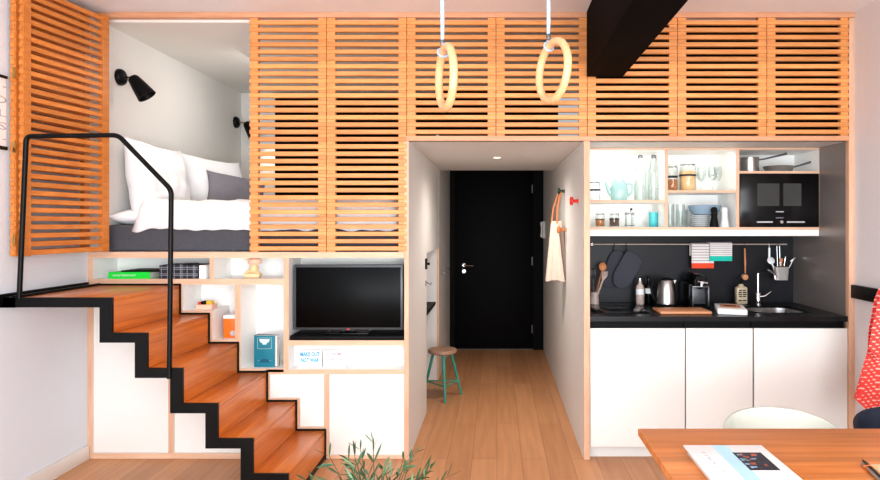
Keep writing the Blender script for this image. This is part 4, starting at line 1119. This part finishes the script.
part('frame', MB().tube([(.035 * math.cos(2 * PI * i / 24), .035 * math.sin(2 * PI * i / 24), .095) for i in range(24)], .003, 6, closed=True).tube([(.035 * math.cos(2 * PI * i / 24), .035 * math.sin(2 * PI * i / 24), .012) for i in range(24)], .003, 6, closed=True).tube([(-.03, -.02, 0), (-.03, -.02, .1)], .0025, 6).tube([(.01, -.034, 0), (.01, -.034, .1)], .0025, 6), M['greymetal'], t_)
part('lid', MB().lathe([(0, .1), (.035, .1), (.034, .106), (0, .11)], seg=24), M['steel'], t_)
part('knob', MB().tube([(.008, 0, .11), (.012, 0, .125)], .003, 6).lathe([(0, 0), (.008, .003), (.0095, .009), (.006, .015), (0, .017)], (.013, 0, .122), 14), M['black_matt'], t_)
part('handle', MB().tube(fillet([(.034, 0, .09), (.058, 0, .085), (.058, 0, .03), (.034, 0, .02)], .015), .004, 8), M['glass'], t_)
solo('tumbler', MB().lathe([(0, 0), (.029, 0), (.031, .004), (.033, .108), (.030, .108), (.028, .008), (0, .008)], seg=26), M['aqua'], 'aqua tumbler on the lower shelf beside the divider', 'tumbler', loc=(cxp(653.2), YS, B1 + .0005))
# middle compartment
glass_jar(672.3, SM, .038, .205, 'cereal', .42, 'glass jar of brown cereal behind the divider on the middle shelf')
glass_jar(687.6, SM, .060, .222, 'grain', .66, 'large glass jar of pale grain on the middle shelf')
def wine(px, y, label):
    t = thing('wine_glass', label, 'wine glass', (cxp(px), y, SM + .0005), group='wine glasses')
    part('foot', MB().lathe([(0, 0), (.032, 0), (.03, .003), (.006, .008), (0, .008)], seg=22), M['glass'], t)
    part('stem', MB().lathe([(.0035, .008), (.0035, .075)], seg=10), M['glass'], t)
    part('bowl', MB().lathe([(0, .074), (.015, .08), (.032, .105), (.036, .13), (.03, .185), (.0285, .185), (.034, .13), (.03, .106), (.013, .083), (0, .078)], seg=24), M['glass'], t)
wine(702.5, .58, 'wine glass next to the large jar of grain')
wine(710.5, .50, 'middle wine glass of three on the middle shelf')
wine(718.5, .58, 'wine glass nearest the cabinet divider')
def drink(px, y, label, h=.165, r=.031):
    t = thing('drinking_glass', label, 'glass', (cxp(px), y, B1 + .0005), group='drinking glasses')
    part('tumbler', MB().lathe([(0, 0), (r * .85, 0), (r * .9, .004), (r, h), (r * .93, h), (r * .84, .012), (0, .012)], seg=24), M['glass'], t)
drink(672, .60, 'tall drinking glass behind the divider on the bottom board', .17)
drink(677.5, .48, 'tall drinking glass in front of the others on the bottom board', .165)
drink(684.5, .58, 'short drinking glass nearest the plate stack', .125)
z = B1 + .0005
pxs = cxp(701)
for i in range(6):
    solo('plate', MB().lathe([(0, 0), (.05, 0), (.06, .003), (.078, .011), (.08, .013), (.077, .0145), (.058, .006), (0, .004)], seg=34), M['china'], 'white plate in the stack under the blue bowl', 'plate', loc=(pxs, .55, z + i * .0145), group='stacked white plates')
zb_ = z + 5 * .0145 + .0148
solo('bowl', MB().lathe([(0, 0), (.07, 0), (.09, .006), (.108, .03), (.119, .07), (.116, .072), (.104, .033), (.07, .009), (0, .008)], seg=40), M['blue_bowl'], 'blue grey bowl on top of the plate stack', 'bowl', loc=(cxp(704.5), .55, zb_))
def mill(px, m, label):
    t = thing('pepper_mill', label, 'mill', (X_(px - 2.2, .40), .40, B1 + .0005), group='salt and pepper mills')
    part('body', MB().lathe([(0, 0), (.03, 0), (.031, .01), (.026, .045), (.021, .07), (.024, .092), (.022, .1), (0, .1)], seg=24), M[m], t)
    part('top', MB().lathe([(0, .101), (.02, .101), (.023, .112), (.023, .128), (.014, .14), (0, .143)], seg=24), M[m], t)
mill(716.4, 'black_matt', 'black pepper mill on the bottom board')
mill(726.6, 'china', 'white salt mill on the bottom board')
# pans
t_ = thing('saucepan', 'steel saucepan with long raised handle above the microwave', 'saucepan', (cxp(748), .52, SR + .0005))
part('pot', MB().lathe([(0, 0), (.058, 0), (.064, .006), (.064, .108), (.067, .11), (.062, .11), (.06, .01), (0, .008)], seg=32), M['steel'], t_)
part('handle', MB().tube([(.062, -.01, .095), (.1, -.02, .1), (.25, -.05, .135)], [.006, .006, .008], 8), M['greymetal'], t_)
t_ = thing('frying_pan', 'small steel frying pan right of the saucepan', 'frying pan', (cxp(775.5), .5, SR + .0005))
part('pan', MB().lathe([(0, 0), (.08, 0), (.088, .004), (.108, .045), (.104, .046), (.084, .008), (0, .006)], seg=36), M['steel'], t_)
part('handle', MB().tube([(.104, -.01, .04), (.14, -.02, .05), (.295, -.04, .098)], [.006, .006, .009], 8), M['greymetal'], t_)

# ------------------------------------------------------------------ dining table, chairs, things on the table
TZ = .756; TY = -1.695; TX = .524
tb = thing('dining_table', 'bamboo dining table in the right foreground', 'table', (1.3, -2.2, 0))
part('tabletop', MB().box(TX, 2.14, -2.66, TY, TZ - .026, TZ, .002), [M['table']], tb, True)
for x in (TX + .26, 2.0):
    for y in (-2.5, -1.95):
        part('leg', MB().box(x - .025, x + .025, y - .025, y + .025, 0, TZ - .0265, .004), M['black_metal'], tb, True)
def shell_chair(cx, top, label, m, w=.47, group=None):
    """tub chair pushed under the table, back towards the kitchen, facing the camera"""
    yb = -1.42
    t = thing('shell_chair', label, 'chair', (cx, -1.55, 0))
    def f(u, v):
        a = (u - .5) * PI * 1.02                      # round the back
        prof = math.cos(a) ** .8 if abs(a) < PI / 2 else 0
        zt = .66 + (top - .66) * max(0, prof) ** .62
        rr = w / 2 * (.86 + .14 * v)
        x = math.sin(a) * rr * 1.02; y = math.cos(a) * .20 * (.84 + .16 * v) - .05
        return (x, y, .42 + (zt - .42) * v)
    part('backrest', MB().shell(f, 40, 14, .012), m, t, smooth=80)
    def g(u, v):
        a = 2 * PI * u
        x = math.cos(a) * w / 2 * .87 * v; y = (math.sin(a) * (.18 if math.sin(a) > 0 else .30)) * v * .84 - .05
        return (x, y, .405 + .02 * v * v)
    part('seat', MB().surf(g, 40, 8, closed_u=True), m, t, smooth=80)
    for sx2, sy3 in ((-1, -1), (1, -1), (-1, 1), (1, 1)):
        part('leg', MB().tube([(sx2 * .12, -.1 + sy3 * .12, .408), (sx2 * .2, -.1 + sy3 * .2, 0)], [.013, .01], 10), M['spoon'], t)
shell_chair(1.124, .750, 'off-white shell chair at the far side of the dining table', M['celadon'], .47)
shell_chair(1.648, .752, 'navy blue shell chair at the right end of the dining table', M['navy'], .48)

# book on the table
z = TZ + .0005
bk = thing('book', 'white softcover book with blue stripe lying on the dining table', 'book', (.75, -2.1, z))
part('pages', MB().box(.628, .875, -2.262, -1.955, z, z + .018, .001), M['pages'], bk, True)
part('cover', MB().box(.62, .88, -2.27, -1.935, z + .0183, z + .0235, .0008), M['paper'], bk, True)
zt = z + .0236
part('stripe', MB().box(.712, .762, -2.27, -1.937, zt - .0002, zt + .0003), M['paleblue'], bk, True)
part('cover_photo', MB().box(.757, .848, -2.148, -2.005, zt + .0003, zt + .0007), M['photo_dark'], bk, True)
pm = MB()
random.seed(4)
for i in range(16):
    a, c = random.uniform(.76, .83), random.uniform(-2.14, -2.02)
    pm.box(a, a + random.uniform(.006, .018), c, c + random.uniform(.006, .02), zt + .0007, zt + .00085, mi=random.choice([0, 0, 1, 2]))
part('photo_detail', pm, [M['photo_mid'], M['photo_warm'], M['photo_dark']], bk, True)
text_part('lettering', 'T I N A V A', bk, M['grey_ink'], frame_M((.668, -2.08, zt + .0004), (.06, -1, 0), (1, .06, 0)), .17, .012)
# mechanical pencil and pen in a band, card
def tpt(px, py, zz):
    sc = (py - VY) / (HZ - zz); Y = K * D / sc - D
    return Vector(((px - VX) / sc, Y, zz))
pz = TZ + .0065
pA, pB = tpt(861.5, 459, pz), tpt(893, 489, pz)
t = thing('pen', 'black pen with brass tip on the dining table', 'pen', pA)
dd = (pB - pA).normalized()
part('barrel', MB().tube([pA + dd * .016, pA + dd * .04, pB], [.0035, .0055, .0055], 10), M['black_gloss'], t, True)
part('tip', MB().tube([pA, pA + dd * .0155], [.0008, .0034], 10), M['brass'], t, True)
off = Vector((dd.y, -dd.x, 0)) * -.0115
if off.x > 0: off = -off
t = thing('pencil', 'silver pencil lying alongside the black pen', 'pencil', pA + off)
part('barrel', MB().tube([pA + off + dd * .035, pA + off + dd * .045, pB + off], [.002, .0052, .0052], 10), M['steel'], t, True)
bandM = frame_M(pA + dd * .072 + off * .5, dd, off)
solo('rubber_band', MB().tube([bandM @ Vector((0, .0135 * math.cos(q), .0072 * math.sin(q))) for q in [2 * PI * i / 24 for i in range(24)]], .0012, 6, closed=True), M['orange'], 'orange band around the pen and pencil', 'band')
cc = tpt(884, 468, TZ)
solo('note_card', MB().box(cc.x - .035, cc.x + .06, cc.y - .03, cc.y + .025, TZ + .0003, TZ + .002), M['card'], 'cream card on the table beside the pens', 'card')

# ------------------------------------------------------------------ right wall: hook with red cloth
hk = thing('coat_hook', 'black hook on the right wall rail holding the red cloth', 'hook', (RW - .025, -.47, Z_(290)))
part('prong', MB().tube(fillet([(-.0, 0, 0), (-.05, 0, -.012), (-.075, 0, 0), (-.08, 0, .03)], .012), .006, 8).box(-.006, -.0003, -.014, .014, -.03, .03, .002), M['black_metal'], hk)
sc = thing('red_cloth', 'red patterned cloth hanging from the right wall rail', 'cloth', (RW - .07, -.47, Z_(410, -.47)))
CY = -.47
def cloth_fn(rows, x_right, amp, y_off, ph):
    """rows: (height in photo, left edge in photo); lower edge dips to a point"""
    def f(u, v):
        py = rows[0][0] + (rows[-1][0] - rows[0][0]) * v
        for (p0, l0), (p1, l1) in zip(rows, rows[1:]):
            if p0 <= py <= p1 + 1e-6: lx = l0 + (l1 - l0) * (py - p0) / (p1 - p0); break
        rx = x_right[0] + (x_right[1] - x_right[0]) * v
        px = lx + (rx - lx) * u
        dip = v ** 6 * (13 * (u / .3 if u < .3 else (1 - (u - .3) / .45 * 1.0 if u < .75 else (u - .75) / .25 * .8)))
        Y = CY + y_off + amp * math.sin(u * 10 + ph) * (.15 + .85 * v) - .02 * v
        return (X_(px, CY), Y, Z_(py + dip, CY))
    return f
part('cloth', MB().shell(cloth_fn([(288, 879), (300, 874), (330, 868), (350, 867), (380, 858), (397, 853)], (885, 897), .022, 0, .5), 40, 34, .004), M['scarf'], sc, True, smooth=80)
part('upper_fold', MB().shell(cloth_fn([(287, 878.6), (300, 873.2), (325, 867.5), (346, 863)], (884, 890), .012, -.045, 1.4), 30, 20, .004), M['scarf'], sc, True, smooth=80)

# ------------------------------------------------------------------ poster on the left wall
ps = thing('poster', 'white framed poster with faint lettering on the left wall', 'poster', (LW, -.9, Z_(150, -.64)))
pz0, pz1 = Z_(150.5, -.66), Z_(77, -.66)
py0, py1 = -1.12, -.672
fm = MB().box(LW + .0005, LW + .014, py0, py1, pz0, pz0 + .018).box(LW + .0005, LW + .014, py0, py1, pz1 - .014, pz1).box(LW + .0005, LW + .014, py0, py0 + .014, pz0, pz1)
part('frame', fm, M['black_metal'], ps, True)
part('print', MB().box(LW + .0005, LW + .006, py0 + .012, py1, pz0 + .015, pz1 - .012), M['paper'], ps, True)
for i, body in enumerate(('. . . .', 'CLOUD', 'HOTEL', 'OASIS', '. . . .')):
    text_part('lettering', body, ps, M['grey_ink'], frame_M((LW + .0066, -.87, pz1 - .06 - i * .07), (0, 1, 0), (0, 0, 1)), .40, .04 if '.' not in body else .006)

# ------------------------------------------------------------------ plant at the bottom of the picture
PX, PY = X_(377, -1.62), -1.62
pl = thing('potted_olive_plant', 'leafy olive plant with narrow grey-green leaves in the foreground', 'plant', (PX, PY, 0))
part('pot', MB().lathe([(0, 0), (.085, 0), (.09, .006), (.105, .2), (.11, .22), (.102, .222), (.096, .2), (.094, .19), (0, .19)], seg=32), M['pot'], pl)
part('soil', MB().lathe([(0, .196), (.06, .194), (.0935, .191)], seg=24), M['soil'], pl)
random.seed(21)
stems = MB(); lv = MB()
def leaf_blade(mb, p, d, L, w, mi, droop):
    d = d.normalized(); side = d.cross(Vector((0, 0, 1)))
    if side.length < .05: side = Vector((1, 0, 0))
    side.normalize(); tw = random.uniform(-.9, .9)
    side = (Matrix.Rotation(tw, 3, d) @ side)
    nrm = side.cross(d)
    t = bmesh.new(); prev = None
    for i in range(7):
        s = i / 6
        ww = w * math.sin(PI * min(1, s * .96 + .03)) ** .8
        c = p + d * L * s + Vector((0, 0, -droop * L * s * s)) 
        a, m_, b_ = t.verts.new(c + side * ww - nrm * ww * .0), t.verts.new(c - nrm * ww * .3), t.verts.new(c - side * ww)
        if prev:
            t.faces.new((prev[0], a, m_, prev[1])); t.faces.new((prev[1], m_, b_, prev[2]))
        prev = (a, m_, b_)
    for f in t.faces: f.material_index = mi
    mb._merge(t)
for k in range(27):
    a = 2 * PI * k / 27 + random.uniform(-.2, .2)
    rad = random.uniform(.06, .275); top = random.uniform(.50, .635) - max(0, rad - .2) * .4
    base = Vector((math.cos(a) * .03, math.sin(a) * .03, .19)); tip = Vector((math.cos(a) * rad, math.sin(a) * rad * .8, top))
    mid = Vector((math.cos(a) * rad * .45, math.sin(a) * rad * .36, .19 + (top - .19) * .62))
    pts = [base * (1 - s) ** 2 + mid * 2 * s * (1 - s) + tip * s * s for s in [i / 10 for i in range(11)]]
    stems.tube(pts, [.0035 - .0022 * i / 10 for i in range(11)], 6)
    for i in range(3, 11):
        for sgn in (-1, 1):
            tdir = (pts[i] - pts[i - 1]).normalized()
            out = tdir.cross(Vector((random.uniform(-1, 1), random.uniform(-1, 1), random.uniform(-.3, .6)))).normalized()
            d = (tdir * random.uniform(.5, .9) + out * random.uniform(.4, .9) + Vector((math.cos(a) * .3, math.sin(a) * .3, .1)))
            leaf_blade(lv, pts[i], d, random.uniform(.05, .085), random.uniform(.0032, .006), random.choice([0, 0, 1]), random.uniform(0, .3))
part('stems', stems, M['stem'], pl)
part('foliage', lv, [M['leaf'], M['leaf2']], pl, smooth=70)

# ------------------------------------------------------------------ light
def area(name, loc, target, sx, sy, power, col=(1, 1, 1)):
    l = bpy.data.lights.new(name, 'AREA'); l.shape = 'RECTANGLE'; l.size = sx; l.size_y = sy; l.energy = power; l.color = col
    o = bpy.data.objects.new(name, l); C.objects.link(o); o.location = loc
    o.rotation_euler = (Vector(target) - Vector(loc)).to_track_quat('-Z', 'Y').to_euler()
    return o
area('window_light_right', (1.5, -5.7, 1.9), (-.2, 0, 1.2), 1.6, 2.2, 88, (.97, .985, 1.0))
area('window_light_left', (-.4, -5.75, 1.6), (0, 0, 1.3), 4.4, 2.6, 128, (.86, .945, 1.0))
area('ceiling_fill', (0, -5.0, .9), (0, -2.2, CEIL), 3.5, 1.2, 130, (.86, .94, 1.0))  # fill added behind the camera to brighten the ceiling
def spot(name, loc, d, power, ang, col, blend=.6, r=.03):
    l = bpy.data.lights.new(name, 'SPOT'); l.energy = power; l.spot_size = math.radians(ang); l.spot_blend = blend; l.color = col; l.shadow_soft_size = r
    o = bpy.data.objects.new(name, l); C.objects.link(o); o.location = loc
    o.rotation_euler = Vector(d).to_track_quat('-Z', 'Y').to_euler()
area('loft_fill', (-1.9, .9, 2.80), (-2.5, .9, 1.5), .5, .9, 10, (1, .97, .93))  # unseen fill added to brighten the bed nook wall
spot('hall_spot', (0, .97, HC - .012), (0, 0, -1), 58, 165, (1, .93, .86), 1.0)
spot('reading_light', lp1, ld1, 11, 120, (1, .82, .62))
spot('reading_light_far', lp2, ld2, 9, 120, (1, .82, .62))
# added fill strips, no real fixtures, that brighten the open wall cabinet
area('cabinet_fill_left', (.885, .40, UT - .02), (.885, .56, 1.6),   .5, .02, 1.0, (1, .98, .94))
area('cabinet_fill_middle', (1.43, .40, UT - .02), (1.43, .56, 1.6), .4, .02, .5, (1, .97, .92))
area('cabinet_fill_lower', (.885, .40, SL - .022), (.885, .56, 1.5), .5, .02, .3, (1, .98, .94))
area('cabinet_fill_lower', (1.43, .40, SM - .022), (1.43, .6, 1.5), .4, .02, .12, (1, .98, .94))
w = bpy.data.worlds.new('World'); bpy.context.scene.world = w; w.use_nodes = True
bgn = w.node_tree.nodes['Background']; bgn.inputs['Color'].default_value = (.86, .93, 1.0, 1); bgn.inputs['Strength'].default_value = .6

# ------------------------------------------------------------------ camera
cam = bpy.data.cameras.new('camera'); co = bpy.data.objects.new('camera', cam); C.objects.link(co)
co.location = (0, -D, HZ); co.rotation_euler = (PI / 2, 0, 0)
cam.sensor_width = 36.0; cam.lens = 36.0 * (K * D) / 880.0
cam.shift_x = (440 - VX) / 880.0; cam.shift_y = (VY - 240) / 880.0 * 1.0
cam.clip_start = .05
bpy.context.scene.camera = co
vs = bpy.context.scene.view_settings
vs.view_transform = 'Standard'; vs.look = 'None'; vs.exposure = 0.0; vs.gamma = 0.9
